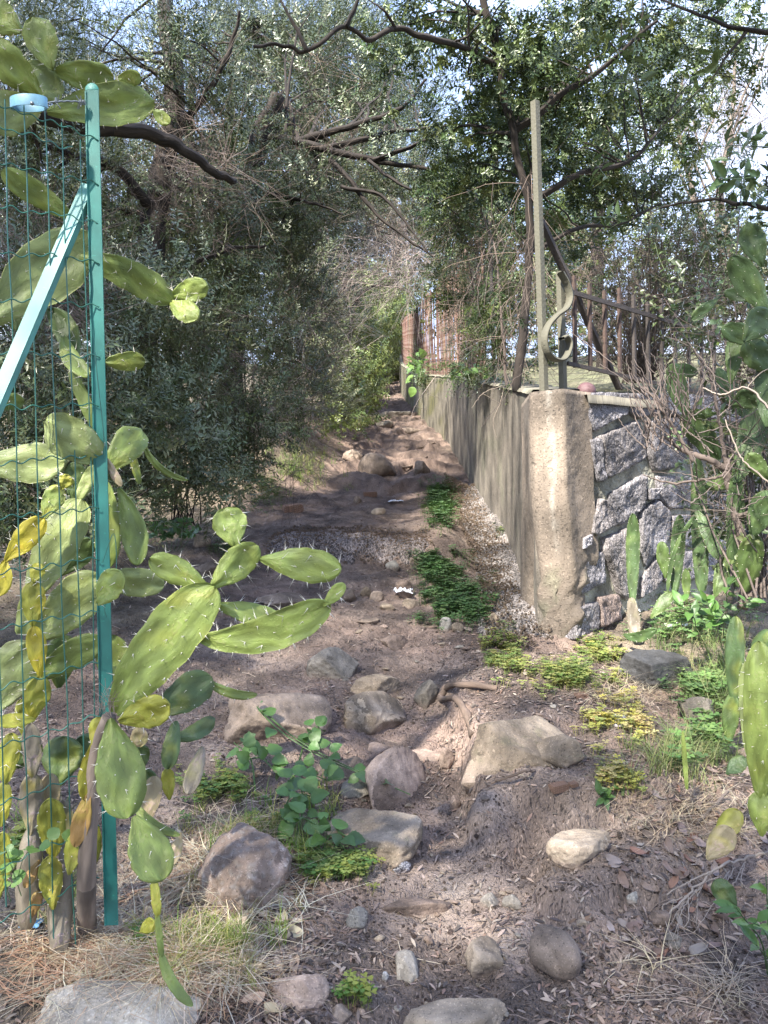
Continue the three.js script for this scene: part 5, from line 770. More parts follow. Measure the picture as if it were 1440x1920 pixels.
const T = { dark: [[0.068, 0.098, 0.035], [0.095, 0.128, 0.045], [0.14, 0.165, 0.07]], grey: [[0.12, 0.15, 0.065], [0.16, 0.185, 0.09], [0.09, 0.125, 0.05]], oak: [[0.075, 0.115, 0.035], [0.11, 0.15, 0.045], [0.15, 0.185, 0.06], [0.06, 0.095, 0.04]], sunny: [[0.16, 0.2, 0.05], [0.2, 0.24, 0.07], [0.13, 0.18, 0.05]], pale: [[0.22, 0.25, 0.12], [0.27, 0.29, 0.15], [0.18, 0.22, 0.1]], vine: [[0.08, 0.13, 0.05], [0.12, 0.17, 0.06]], twig: [[0.14, 0.108, 0.09], [0.22, 0.17, 0.14], [0.09, 0.07, 0.06]], ptwig: [[0.25, 0.2, 0.175], [0.3, 0.25, 0.22], [0.2, 0.16, 0.14]] };
// limbs: [name, radius0, radius1, [[px, py, depth], ...]]; blobs: [px, py, depth, rx px, ry px, rz m, density]; tang: the same for bare twigs
function plant(name, label, cat, group, o) {
  const limbs = (o.limbs ?? []).map(([n, r0, r1, pts]) => [n, r0, r1, pts.map((p) => p.isVector3 ? p : P(...p))]);
  const b0 = o.base ?? (limbs[0] ? limbs[0][3][0].clone() : null), t = thing(name, label, cat, b0, group), anchors = [];
  for (const [n, r0, r1, pts] of limbs) { const c = curve(pts, 10 + pts.length * 5), L = pts[0].distanceTo(pts[pts.length - 1]), mb = new MB(); c.forEach((p, i) => { if (i) p.add(V(N(i * 0.31, pts[0].x * 3, 1), N(i * 0.29, pts[0].y, 7), N(i * 0.3, 2, pts[0].z)).multiplyScalar(0.035 * Math.min(1, L) * (0.4 + r0 * 6))); anchors.push([p, lerp(r0, r1, i / c.length)]); }); mb.tube(c, (k) => lerp(r0, r1, k) * (1 + 0.16 * N(k * 9, r0 * 40, 3)), r0 > 0.03 ? 10 : 6); mb.build(n, o.bark ?? M.bark, t); }
  const fol = [new Scatter(), new Scatter()], tan = [new Scatter(), new Scatter()], br = new MB(), k = K[o.leaf ?? 'mastic'];
  const inBlob = (b, pw) => { const [px, py, d, rx, ry, rz] = b, v = V(gauss(), gauss(), gauss()).normalize().multiplyScalar(Math.pow(rnd(), pw)), c = P(px, py, d); return [c.add(V(v.x * rx / F * d, v.y * ry / F * d, v.z * rz)), v]; };
  for (const b of o.blobs ?? []) {
    const [px, py, d, rx, ry, rz, den = 1] = b, sc = (o.scale ?? 1) * clamp(d / 8, 1, 3.2), area = Math.PI * rx * ry / F / F * d * d, n = Math.min(6000, Math.ceil(den * (o.lai ?? 3.1) * area / k.a / sc / sc)), fq = 2.0 / sc;
    for (let i = 0; i < n; i++) { const [p, v] = inBlob(b, 0.45); if (N(p.x * fq, p.y * fq, p.z * fq) + 0.5 * N(p.x * fq * 2.6, p.y * fq * 2.6, p.z * fq * 2.6) < (o.gap ?? -0.06) + rr(-0.08, 0.08)) continue; if (p.y < H(p.x, -p.z) + 0.02) continue;
      const dir = v.clone().multiplyScalar(0.7).add(V(gauss() * 0.55, 0.35 + gauss() * 0.55 - (o.droop ?? 0), gauss() * 0.55)).normalize(), q = new THREE.Quaternion().setFromUnitVectors(UP, dir).multiply(eul(0, rr(0, 6.3), 0)); fol[i % 2].add(p, q, sc * rr(0.75, 1.3), jitter(pick(o.tints), 0.3, 0.1)); }
    const nb = Math.ceil((o.branches ?? 3) * clamp(area * 2.5, 0.4, 4) * den);
    for (let i = 0; i < nb; i++) { const [p] = inBlob(b, 0.4); let best = b0, br0 = 0.012, bd = 1e9; for (let q = 0; q < 24 && anchors.length; q++) { const a = pick(anchors), dd = a[0].distanceTo(p); if (dd < bd) { bd = dd; best = a[0]; br0 = a[1]; } } if (!anchors.length) best = b0.clone().add(V(gauss() * 0.15, 0, gauss() * 0.15)); const m = best.clone().lerp(p, 0.5).add(V(gauss() * 0.12, 0.1 + gauss() * 0.1, gauss() * 0.12).multiplyScalar(Math.min(1.5, best.distanceTo(p)))), c = curve([best, m, p], 9); c.forEach((z, j) => j && z.add(V(gauss(), gauss(), gauss()).multiplyScalar(0.014 * sc))); br.tube(c, [Math.min(0.02, br0 * 0.5) * Math.max(1, sc * 0.6), 0.0022 * sc], 4, null, false); }
  }
  for (const b of o.tang ?? []) { const [px, py, d, rx, ry, rz, den = 1] = b, area = Math.PI * rx * ry / F / F * d * d, sc = clamp(d / 9, 0.8, 2.2), n = Math.ceil(den * 26 * area / sc / sc); for (let i = 0; i < n; i++) { const [p] = inBlob(b, 0.5); if (p.y < H(p.x, -p.z)) continue; const q = o.hang ? 1 : 0; tan[q ? 1 : i % 2].add(p, q ? eul(gauss() * 0.2, rr(0, 6.3), gauss() * 0.2) : spin(), sc * rr(0.5, 1.05), jitter(pick(o.ttints ?? T.twig), 0.25)); } }
  if (br.n) tag(br.build('branches', o.bark ?? M.bark, t), null, null, null, 'stuff');
  fol.forEach((s, i) => s.build('foliage', k.g[i], o.mat ?? M.leaf, t)); tan.forEach((s, i) => s.build('bare_twigs', TANG[i], M.tinted, t));
  return t;
}
const sh = 'evergreen shrubs lining the left bank';
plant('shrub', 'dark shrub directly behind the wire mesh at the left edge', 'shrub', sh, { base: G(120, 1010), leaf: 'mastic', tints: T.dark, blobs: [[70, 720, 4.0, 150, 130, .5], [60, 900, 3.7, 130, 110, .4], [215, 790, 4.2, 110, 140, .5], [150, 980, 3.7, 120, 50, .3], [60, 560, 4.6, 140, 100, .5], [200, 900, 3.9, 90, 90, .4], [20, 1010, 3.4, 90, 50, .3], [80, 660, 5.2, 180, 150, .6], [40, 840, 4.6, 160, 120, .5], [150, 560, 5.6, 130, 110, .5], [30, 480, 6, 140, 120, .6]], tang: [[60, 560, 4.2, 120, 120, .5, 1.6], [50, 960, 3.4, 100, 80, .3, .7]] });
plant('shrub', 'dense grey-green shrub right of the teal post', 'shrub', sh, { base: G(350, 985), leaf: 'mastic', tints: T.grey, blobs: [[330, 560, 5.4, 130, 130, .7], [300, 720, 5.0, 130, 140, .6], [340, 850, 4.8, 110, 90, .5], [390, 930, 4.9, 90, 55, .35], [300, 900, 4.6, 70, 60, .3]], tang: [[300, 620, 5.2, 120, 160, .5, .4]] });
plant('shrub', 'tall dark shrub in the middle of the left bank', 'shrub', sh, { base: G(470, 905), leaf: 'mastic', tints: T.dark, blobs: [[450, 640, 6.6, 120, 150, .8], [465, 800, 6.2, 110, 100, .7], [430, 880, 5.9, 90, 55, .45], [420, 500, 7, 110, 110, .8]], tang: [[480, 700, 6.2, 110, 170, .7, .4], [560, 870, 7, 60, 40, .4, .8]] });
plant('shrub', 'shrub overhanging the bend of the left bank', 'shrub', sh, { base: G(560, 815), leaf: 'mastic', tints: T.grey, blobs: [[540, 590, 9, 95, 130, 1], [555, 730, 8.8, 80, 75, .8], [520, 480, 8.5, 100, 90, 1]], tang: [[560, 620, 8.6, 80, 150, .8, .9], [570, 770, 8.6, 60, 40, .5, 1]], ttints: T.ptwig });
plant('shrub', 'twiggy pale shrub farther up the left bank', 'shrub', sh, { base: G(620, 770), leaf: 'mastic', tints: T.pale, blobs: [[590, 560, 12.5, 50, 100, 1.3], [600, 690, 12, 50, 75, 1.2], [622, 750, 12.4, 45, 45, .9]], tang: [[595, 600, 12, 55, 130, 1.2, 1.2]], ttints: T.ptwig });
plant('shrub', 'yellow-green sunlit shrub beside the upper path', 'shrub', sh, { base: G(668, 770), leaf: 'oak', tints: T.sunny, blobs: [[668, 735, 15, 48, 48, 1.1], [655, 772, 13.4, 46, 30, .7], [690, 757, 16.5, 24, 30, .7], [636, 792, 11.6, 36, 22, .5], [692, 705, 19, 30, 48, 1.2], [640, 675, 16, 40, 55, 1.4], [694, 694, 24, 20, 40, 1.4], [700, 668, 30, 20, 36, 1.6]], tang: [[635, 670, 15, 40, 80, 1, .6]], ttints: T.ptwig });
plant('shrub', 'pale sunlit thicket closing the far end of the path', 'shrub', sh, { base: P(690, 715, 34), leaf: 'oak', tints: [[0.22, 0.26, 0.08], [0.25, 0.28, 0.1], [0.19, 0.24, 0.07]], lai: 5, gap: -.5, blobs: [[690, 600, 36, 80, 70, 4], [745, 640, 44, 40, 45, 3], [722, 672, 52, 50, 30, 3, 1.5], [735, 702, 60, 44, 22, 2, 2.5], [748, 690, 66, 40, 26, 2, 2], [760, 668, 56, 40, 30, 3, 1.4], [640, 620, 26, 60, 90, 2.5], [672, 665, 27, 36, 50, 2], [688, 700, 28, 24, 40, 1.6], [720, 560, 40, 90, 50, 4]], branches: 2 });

const tr = 'trees arching over the path';
plant('evergreen_tree', 'dark evergreen tree with a thick leaning trunk behind the cactus', 'tree', tr, { leaf: 'mastic', tints: T.dark, gap: -.05,
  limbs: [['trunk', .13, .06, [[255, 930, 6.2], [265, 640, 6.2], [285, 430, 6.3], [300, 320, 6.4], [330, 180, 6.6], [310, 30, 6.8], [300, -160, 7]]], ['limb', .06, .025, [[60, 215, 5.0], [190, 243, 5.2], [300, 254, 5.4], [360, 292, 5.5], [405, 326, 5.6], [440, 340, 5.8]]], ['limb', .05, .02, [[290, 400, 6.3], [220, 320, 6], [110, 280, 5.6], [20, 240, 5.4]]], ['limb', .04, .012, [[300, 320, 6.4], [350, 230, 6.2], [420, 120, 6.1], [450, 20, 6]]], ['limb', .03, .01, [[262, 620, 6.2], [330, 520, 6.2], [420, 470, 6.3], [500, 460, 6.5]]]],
  blobs: [[50, 330, 5.4, 160, 150, .8], [40, 130, 5.8, 130, 160, 1], [230, 430, 6.8, 130, 120, .8], [420, 300, 7.4, 120, 130, 1], [400, 170, 7.6, 110, 70, 1, .7], [390, 420, 7, 120, 110, .8], [230, 200, 7, 120, 70, .8, .8], [130, 10, 6, 120, 50, .8, .7], [330, 140, 6.2, 80, 110, .5, .8], [350, 40, 6.4, 60, 60, .5, .6]], tang: [[300, 330, 6, 200, 170, .8, .5], [410, 320, 6.2, 80, 190, .6, .6], [70, 500, 5, 90, 130, .5, 1.4]] });
plant('overhanging_tree', 'twisted dark tree whose bare limbs reach right across the path', 'tree', tr, { leaf: 'mastic', tints: T.grey, gap: -.08,
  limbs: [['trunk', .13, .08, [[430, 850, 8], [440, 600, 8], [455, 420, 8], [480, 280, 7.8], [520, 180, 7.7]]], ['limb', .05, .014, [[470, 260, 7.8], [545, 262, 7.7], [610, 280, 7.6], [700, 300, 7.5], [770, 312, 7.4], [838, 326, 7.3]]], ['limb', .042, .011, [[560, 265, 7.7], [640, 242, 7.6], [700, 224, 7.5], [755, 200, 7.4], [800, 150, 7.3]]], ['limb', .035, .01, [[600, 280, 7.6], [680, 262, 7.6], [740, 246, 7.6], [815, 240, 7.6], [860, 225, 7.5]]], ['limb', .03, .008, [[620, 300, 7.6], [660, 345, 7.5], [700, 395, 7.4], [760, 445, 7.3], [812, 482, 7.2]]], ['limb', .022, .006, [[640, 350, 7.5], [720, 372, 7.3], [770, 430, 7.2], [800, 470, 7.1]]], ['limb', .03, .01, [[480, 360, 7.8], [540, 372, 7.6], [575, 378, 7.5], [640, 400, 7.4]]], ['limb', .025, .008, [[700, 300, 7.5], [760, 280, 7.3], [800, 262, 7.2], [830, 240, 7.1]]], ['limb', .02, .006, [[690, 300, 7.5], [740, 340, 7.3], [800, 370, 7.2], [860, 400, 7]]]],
  blobs: [[560, 390, 8.2, 110, 80, .9], [640, 330, 8.6, 130, 60, 1, .7], [600, 150, 9.5, 180, 110, 1.4, 1.0], [700, 210, 9, 110, 80, 1, .9], [560, 260, 9, 90, 50, .8, .8], [720, 330, 8, 90, 40, .8, .6], [540, 470, 8, 80, 60, .8]], tang: [[640, 220, 8.6, 180, 120, 1, .5], [730, 410, 8.6, 100, 70, .8, .8], [560, 340, 7.8, 100, 140, .7, .6]] });
plant('oak_tree', 'leafy evergreen oak rising behind the iron post on the right', 'tree', tr, { leaf: 'oak', tints: T.oak, gap: -.04,
  limbs: [['trunk', .036, .024, [[968, 735, 5.7], [980, 620, 5.7], [992, 500, 5.7], [990, 380, 5.6], [962, 250, 5.5], [935, 120, 5.4], [900, -40, 5.3]]], ['limb', .022, .009, [[935, 120, 5.4], [870, 92, 5.2], [800, 70, 4.9], [742, 54, 4.8], [694, 76, 4.7], [648, 50, 4.6], [575, 96, 4.5], [530, 86, 4.5], [478, 84, 4.4]]], ['limb', .016, .006, [[648, 50, 4.6], [668, 10, 4.6], [680, -40, 4.6]]], ['limb', .014, .005, [[575, 96, 4.5], [548, 40, 4.5], [520, -10, 4.5]]], ['limb', .03, .01, [[962, 250, 5.5], [1050, 180, 5.4], [1140, 120, 5.4], [1230, 40, 5.4]]], ['limb', .028, .01, [[990, 380, 5.6], [1080, 330, 5.6], [1180, 300, 5.8], [1260, 220, 6]]], ['limb', .02, .008, [[1000, 470, 5.7], [1080, 430, 5.8], [1160, 420, 6], [1240, 380, 6.2]]], ['limb', .012, .004, [[742, 54, 4.8], [720, 20, 4.7], [690, 0, 4.7]]]],
  blobs: [[850, 60, 5.6, 130, 90, .8], [1000, 110, 5.6, 140, 130, .9], [930, 250, 6.2, 140, 100, .9], [1100, 210, 6.2, 140, 120, .9, 1.1], [1130, 70, 6.2, 140, 100, 1], [1240, 170, 7, 120, 120, 1, 1.0], [1080, 390, 6.6, 120, 80, .8], [860, 320, 6.8, 90, 80, .8], [1180, 330, 6.6, 130, 80, .7, .9], [1330, 120, 6.4, 110, 100, .9, .7], [1000, 330, 6, 110, 60, .7, .9], [740, 110, 6, 70, 70, .7, .5], [960, 20, 5.4, 200, 60, .8]] });
plant('climber', 'dense climbing vine hung over the slat fence', 'climber', null, { base: P(900, 715, 8), leaf: 'mastic', tints: T.oak, gap: 0, bark: M.twig, hang: 1, droop: .8,
  limbs: [['stem', .012, .006, [[950, 722, 6.4], [940, 600, 6.3], [930, 480, 6.3], [900, 380, 6.6]]], ['stem', .01, .004, [[890, 710, 9], [900, 620, 8.2], [880, 500, 8], [860, 400, 8]]]],
  blobs: [[880, 420, 7.6, 90, 90, .7], [930, 540, 6.6, 60, 130, .45, 1.2], [860, 560, 8.4, 45, 110, .4, 1.1], [965, 620, 6, 40, 90, .3, .6], [880, 690, 8.2, 50, 22, .4, .9], [950, 690, 6.6, 45, 30, .3, .7], [790, 690, 14, 14, 24, .4, 1.3]], tang: [[900, 520, 7, 80, 170, .5, .7], [970, 560, 6, 40, 140, .25, .8], [1000, 420, 5.4, 40, 120, .3, .5]] });
plant('thicket', 'airy thicket of bare stems and sparse leaves behind the iron railing', 'thicket', null, { base: P(1200, 715, 8.5), leaf: 'oak', tints: T.oak, gap: .03, bark: M.twig, lai: 1.3,
  blobs: [[1150, 480, 8.5, 140, 110, 1], [1300, 470, 8, 130, 110, 1], [1200, 600, 9, 130, 60, 1, .6], [1380, 560, 7, 90, 120, .8], [1080, 590, 9, 80, 80, 1, .6], [1320, 350, 7, 110, 50, .8, .5]], tang: [[1180, 580, 8, 140, 110, .9, 1.0], [1320, 560, 7.4, 130, 130, .8, 1.1], [1150, 440, 8, 130, 70, .8, .6]], branches: 12 });
plant('thicket', 'light leafy thicket farther behind the iron railing', 'thicket', null, { base: P(1150, 690, 17), leaf: 'oak', tints: [...T.sunny, ...T.pale], gap: -.1, lai: 1.6, blobs: [[1100, 590, 17, 170, 80, 2.5], [1350, 560, 16, 170, 120, 2.5], [980, 560, 18, 120, 120, 2.5], [1200, 480, 19, 200, 90, 2.5, .7], [1420, 430, 18, 100, 90, 2, .5]], tang: [[1250, 560, 15, 220, 100, 2, .4]] });
plant('climber', 'shaded tangle of dark leaves and stems hanging over the right edge', 'climber', null, { base: P(1440, 1120, 3.6), leaf: 'vine', tints: [...T.dark, ...T.vine], lai: 1.8, gap: -.1, bark: M.twig, blobs: [[1400, 560, 4.3, 90, 170, .4], [1420, 820, 3.9, 60, 140, .3], [1330, 640, 4.5, 80, 90, .3, .5], [1420, 1020, 3.7, 50, 90, .3, .8], [1440, 330, 3.5, 50, 90, .3, .7], [1360, 980, 4.2, 70, 110, .2, .6], [1350, 800, 4.7, 80, 110, .2, .9], [1270, 560, 5.2, 70, 70, .25, .4]], tang: [[1390, 640, 4.1, 80, 180, .4, 1.4], [1400, 940, 3.7, 60, 130, .3, 1.4]], branches: 8 });
// bare pale trees far right
[['tallest bare pale tree above the iron railing', [[1340, 600, 17], [1318, 420, 17], [1290, 330, 17], [1272, 230, 17], [1280, 140, 17]], [1290, 230, 17, 70, 110, 1.4]], ['slender bare tree at the right edge of the sky gap', [[1395, 560, 18], [1350, 360, 18], [1372, 230, 18], [1380, 90, 18]], [1375, 170, 18, 60, 110, 1.4]], ['leaning bare tree between two other bare trunks', [[1370, 560, 19], [1345, 400, 19], [1355, 310, 19], [1400, 180, 19]], [1415, 270, 19, 60, 110, 1.4]]].forEach(([l, pts, b]) => plant('bare_tree', l, 'tree', 'bare pale trees on the right', { limbs: [['trunk', .09, .03, pts], ['limb', .04, .012, [pts[2], [pts[2][0] + 40, pts[2][1] - 90, pts[2][2]], [pts[2][0] + 90, pts[2][1] - 190, pts[2][2]]]], ['limb', .035, .01, [pts[1], [pts[1][0] - 40, pts[1][1] - 90, pts[1][2]], [pts[1][0] - 60, pts[1][1] - 190, pts[1][2]]]]], bark: M.paleBark, tang: [[...b, .9]], ttints: T.ptwig, blobs: [] }));
plant('overhanging_branch', 'large dark leaves on a branch hanging in at the top right', 'branch', null, { leaf: 'large', tints: T.vine, lai: .5, gap: -.2, branches: 5, limbs: [['branch', .012, .004, [[1520, 70, 3.2], [1440, 62, 3.2], [1370, 52, 3.2], [1300, 20, 3.3], [1240, 0, 3.4]]], ['branch', .008, .003, [[1400, 58, 3.2], [1360, 110, 3.2], [1340, 140, 3.2]]]], blobs: [[1300, 60, 3.3, 140, 70, .3], [1420, 150, 3.1, 50, 110, .25, .6], [1180, 110, 3.6, 60, 40, .3, .3]] });
plant('overhanging_branch', 'grey-barked branch with drooping leaves entering from the right edge', 'branch', null, { leaf: 'large', tints: T.vine, lai: .5, gap: -.3, branches: 6, limbs: [['branch', .012, .005, [[1520, 405, 3.4], [1440, 392, 3.4], [1380, 380, 3.5], [1310, 376, 3.6], [1240, 390, 3.8]]]], blobs: [[1380, 340, 3.4, 80, 60, .25], [1270, 390, 3.8, 90, 40, .3, .6], [1420, 290, 3.2, 40, 40, .2], [1180, 360, 4.2, 70, 60, .3, .4]] });
// big crowns standing behind, up the hillside
const bg = 'trees on the hillside behind';
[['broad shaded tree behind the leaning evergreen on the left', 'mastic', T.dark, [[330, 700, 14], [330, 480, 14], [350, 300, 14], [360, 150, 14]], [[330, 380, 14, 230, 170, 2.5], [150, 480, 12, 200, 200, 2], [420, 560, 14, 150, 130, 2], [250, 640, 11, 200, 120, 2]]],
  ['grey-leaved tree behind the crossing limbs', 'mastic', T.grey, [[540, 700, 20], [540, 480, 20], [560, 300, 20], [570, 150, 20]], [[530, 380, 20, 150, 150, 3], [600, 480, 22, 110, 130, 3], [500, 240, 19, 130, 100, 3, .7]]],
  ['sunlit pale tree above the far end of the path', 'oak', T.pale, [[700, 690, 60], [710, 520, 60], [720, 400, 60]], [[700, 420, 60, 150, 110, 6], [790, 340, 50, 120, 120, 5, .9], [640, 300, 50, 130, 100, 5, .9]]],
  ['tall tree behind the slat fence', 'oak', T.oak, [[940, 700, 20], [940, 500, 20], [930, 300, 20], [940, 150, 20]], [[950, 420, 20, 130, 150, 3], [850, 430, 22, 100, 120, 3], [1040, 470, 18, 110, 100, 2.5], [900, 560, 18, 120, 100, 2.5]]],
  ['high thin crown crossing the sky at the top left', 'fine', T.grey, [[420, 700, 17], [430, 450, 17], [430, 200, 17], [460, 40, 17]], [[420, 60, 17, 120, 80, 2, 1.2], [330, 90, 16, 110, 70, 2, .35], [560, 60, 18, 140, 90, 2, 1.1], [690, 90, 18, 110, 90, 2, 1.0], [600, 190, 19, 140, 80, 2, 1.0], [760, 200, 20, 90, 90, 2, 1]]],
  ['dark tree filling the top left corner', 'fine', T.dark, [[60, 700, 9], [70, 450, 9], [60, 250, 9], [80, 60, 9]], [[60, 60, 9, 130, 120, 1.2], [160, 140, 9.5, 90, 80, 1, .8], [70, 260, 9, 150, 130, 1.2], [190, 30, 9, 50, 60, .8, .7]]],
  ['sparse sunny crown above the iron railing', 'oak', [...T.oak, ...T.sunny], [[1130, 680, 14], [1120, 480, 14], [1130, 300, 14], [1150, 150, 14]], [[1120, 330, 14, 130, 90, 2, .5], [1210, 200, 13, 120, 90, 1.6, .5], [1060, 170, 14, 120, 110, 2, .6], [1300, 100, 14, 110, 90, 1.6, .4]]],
].forEach(([l, leaf, tints, tk, blobs]) => plant('hillside_tree', l, 'tree', bg, { leaf, tints, blobs, gap: -.14, lai: 2.8, branches: 2, limbs: [['trunk', .16, .05, [[tk[0][0], tk[0][1] + 60, tk[0][2]], ...tk]]] }));
plant('dead_bush', 'pinkish grey tangle of dead twigs arching over the far path', 'bush', null, { base: P(640, 735, 20), leaf: 'mastic', tints: T.pale, blobs: [], tang: [[740, 470, 20, 90, 60, 1.6, 1.5], [780, 500, 17, 50, 60, 1, 1.4], [690, 500, 22, 80, 50, 2, 1.2], [640, 520, 16, 60, 40, 1.2, .6]], ttints: T.ptwig, limbs: [['stem', .03, .01, [[655, 720, 20], [650, 600, 20], [690, 540, 20], [760, 545, 19], [800, 590, 18]]], ['stem', .02, .008, [[640, 720, 20], [640, 560, 20], [680, 480, 20], [760, 430, 19]]], ['stem', .016, .006, [[650, 640, 20], [680, 550, 20], [730, 530, 20], [790, 560, 19]]]] });
// trees outside the picture that shade the foot of the path
const shade = (l, x, d, h, r, n) => { const g = thing('roadside_tree', l, 'tree', at(x, d), 'roadside trees beside the trail head'), top = at(x, d, h), mb = new MB(); mb.tube(curve([at(x, d, -.3), at(x + .2, d, h * .5), top], 12), [.2, .08], 10).build('trunk', M.bark, g);
  const f = [new Scatter(), new Scatter()], br = new MB(); for (let i = 0; i < n; i++) { const v = V(gauss(), gauss(), gauss()).normalize().multiplyScalar(Math.pow(rnd(), .5)), p = top.clone().add(V(v.x * r, v.y * r * .7, v.z * r)); if (N(p.x * 1.3, p.y * 1.3, p.z * 1.3) < -.16) continue; f[i % 2].add(p, spin(), 2.2 * rr(.8, 1.3), jitter(pick(T.oak), .3)); }
  for (let i = 0; i < 26; i++) { const v = V(gauss(), gauss() * .7, gauss()).normalize().multiplyScalar(r * .8); br.tube(curve([at(x, d, h * rr(.45, .9)), top.clone().addScaledVector(v, .5).add(V(0, -.2, 0)), top.clone().add(v)], 8), [.05, .008], 5, null, false); } tag(br.build('branches', M.bark, g), null, null, null, 'stuff'); f.forEach((s, i) => s.build('foliage', K.oak.g[i], M.leaf, g)); };
shade('leafy roadside tree standing left behind the camera', -3.6, -2.2, 5.6, 2.7, 1700);
shade('leafy roadside tree left of the fence out of the picture', -4.2, 1.2, 6.2, 2.6, 1700);
shade('leafy roadside tree directly behind the camera', -1.0, -3.4, 6.2, 2.4, 1500);
shade('leafy roadside tree right beside the camera, its crown over the trail head', 1.3, 0.9, 5.9, 2.0, 1500);

// ---------------------------------------------------------------- near plants whose leaves can be told apart
const LM = { a: phys({ color: rgb(0.075, 0.155, 0.028), roughness: 0.5, transmission: 0.3, thickness: 0, side: THREE.DoubleSide }), b: phys({ color: rgb(0.095, 0.2, 0.04), roughness: 0.5, transmission: 0.3, thickness: 0, side: THREE.DoubleSide }), c: phys({ color: rgb(0.18, 0.3, 0.07), roughness: 0.45, transmission: 0.3, thickness: 0, side: THREE.DoubleSide }), d: phys({ color: rgb(0.06, 0.12, 0.035), roughness: 0.5, transmission: 0.25, thickness: 0, side: THREE.DoubleSide }), y: phys({ color: rgb(0.55, 0.47, 0.08), roughness: 0.6, transmission: 0.3, thickness: 0, side: THREE.DoubleSide }) };
function bladeGeo(prof, n, fold, curl, serr = 0) { const mb = new MB(); for (let i = 0; i <= n; i++) { const t = i / n, w = prof(t) * (1 + (i % 2 ? serr : -serr)), y = -curl * t * t; for (const k of [-1, -0.5, 0, 0.5, 1]) mb.v(V(k * w, y + fold * Math.abs(k) * w - (k % 1 ? 0.02 : 0) * w + 0.02 * Math.sin(t * 14 + k * 3), t), k, t); } for (let i = 0; i < n; i++) for (let k = 0; k < 4; k++) mb.quad(i * 5 + k, i * 5 + k + 1, i * 5 + k + 6, i * 5 + k + 5); return mb.geo(); }
const ovate = (t) => 0.42 * Math.pow(Math.sin(Math.PI * Math.pow(t, 0.7)), 0.8), lance = (t) => 0.2 * Math.pow(Math.sin(Math.PI * Math.pow(t, 0.85)), 0.9);
const lobed = (() => { const mb = new MB(), c = mb.v(V(0, 0.03, 0.1)); const n = 50; for (let i = 0; i <= n; i++) { const a = (i / n - 0.5) * 5.5, r = 0.32 + 0.26 * Math.pow(Math.abs(Math.cos(a * 5 / 2 * 0.92)), 0.8) * (1 - 0.06 * Math.abs(a)) + 0.03 * Math.sin(i * 2.4); mb.v(V(Math.sin(a) * r, 0.05 * Math.sin(a * 5) - 0.12 * r * r, 0.1 + Math.cos(a) * r * 1.1)); } for (let i = 1; i <= n; i++) mb.tri(c, i, i + 1); return mb.geo(); })();
const LG = { ovate: [bladeGeo(ovate, 12, 0.3, 0.15, 0.05), bladeGeo(ovate, 12, 0.15, 0.3, 0.05)], lance: [bladeGeo(lance, 10, 0.35, 0.12), bladeGeo(lance, 10, 0.25, 0.3)], lobed: [lobed], round: [bladeGeo((t) => 0.5 * Math.pow(Math.sin(Math.PI * t), 0.6), 10, 0.15, 0.1, 0.03)] };
function leaf(t, p, dir, nrm, s, kind, mat) { const f = dir.clone().normalize(), u = nrm.clone().addScaledVector(f, -nrm.dot(f)).normalize(), x = u.clone().cross(f), m = new THREE.Mesh(pick(LG[kind]), mat); m.name = 'leaf'; m.quaternion.setFromRotationMatrix(new THREE.Matrix4().makeBasis(x, u, f)); m.position.copy(p).sub(t.position); m.scale.setScalar(s); t.add(shadowed(m)); return m; }
const toCam = (p) => camera.position.clone().sub(p).normalize();
function herb(name, label, cat, base, stems, o) { // stems: [[px, py, d], ...]; leaves in a spiral along each
  const t = thing(name, label, cat, base), mb = new MB();
  for (const st of stems) { const pts = st.map((p) => p.isVector3 ? p : P(...p)), c = curve(pts, 24); mb.tube(c, [o.r ?? 0.003, (o.r ?? 0.003) * 0.5], 6);
    for (let i = 0; i < o.n; i++) { const k = (o.from ?? 0.15) + (1 - (o.from ?? 0.15)) * (i + rnd() * 0.5) / o.n, j = Math.min(23, Math.floor(k * 24)), p = c[j].clone(), tan = c[j + 1].clone().sub(c[j]).normalize(), out = V(gauss(), gauss() * 0.5 + (o.lift ?? 0.3), gauss()).normalize().addScaledVector(tan, 0.35).normalize(), s = (o.s ?? 0.06) * rr(0.6, 1.2), st2 = out.clone().multiplyScalar(s * (o.petiole ?? 0.5)); if (o.petiole !== 0) mb.tube([p, p.clone().add(st2)], 0.0009, 3, null, false);
      leaf(t, p.clone().add(st2), out.clone().add(V(0, -0.25, 0)), V(gauss() * 0.4, 0.7 + gauss() * 0.2, gauss() * 0.4).addScaledVector(toCam(p), 0.7), s, o.kind, pick(o.mats)); } }
  tag(mb.build('stem', o.stem ?? LM.d, t)); return t;
}
const GP = (x, y, u = 0) => G(x, y).add(V(0, u, 0));
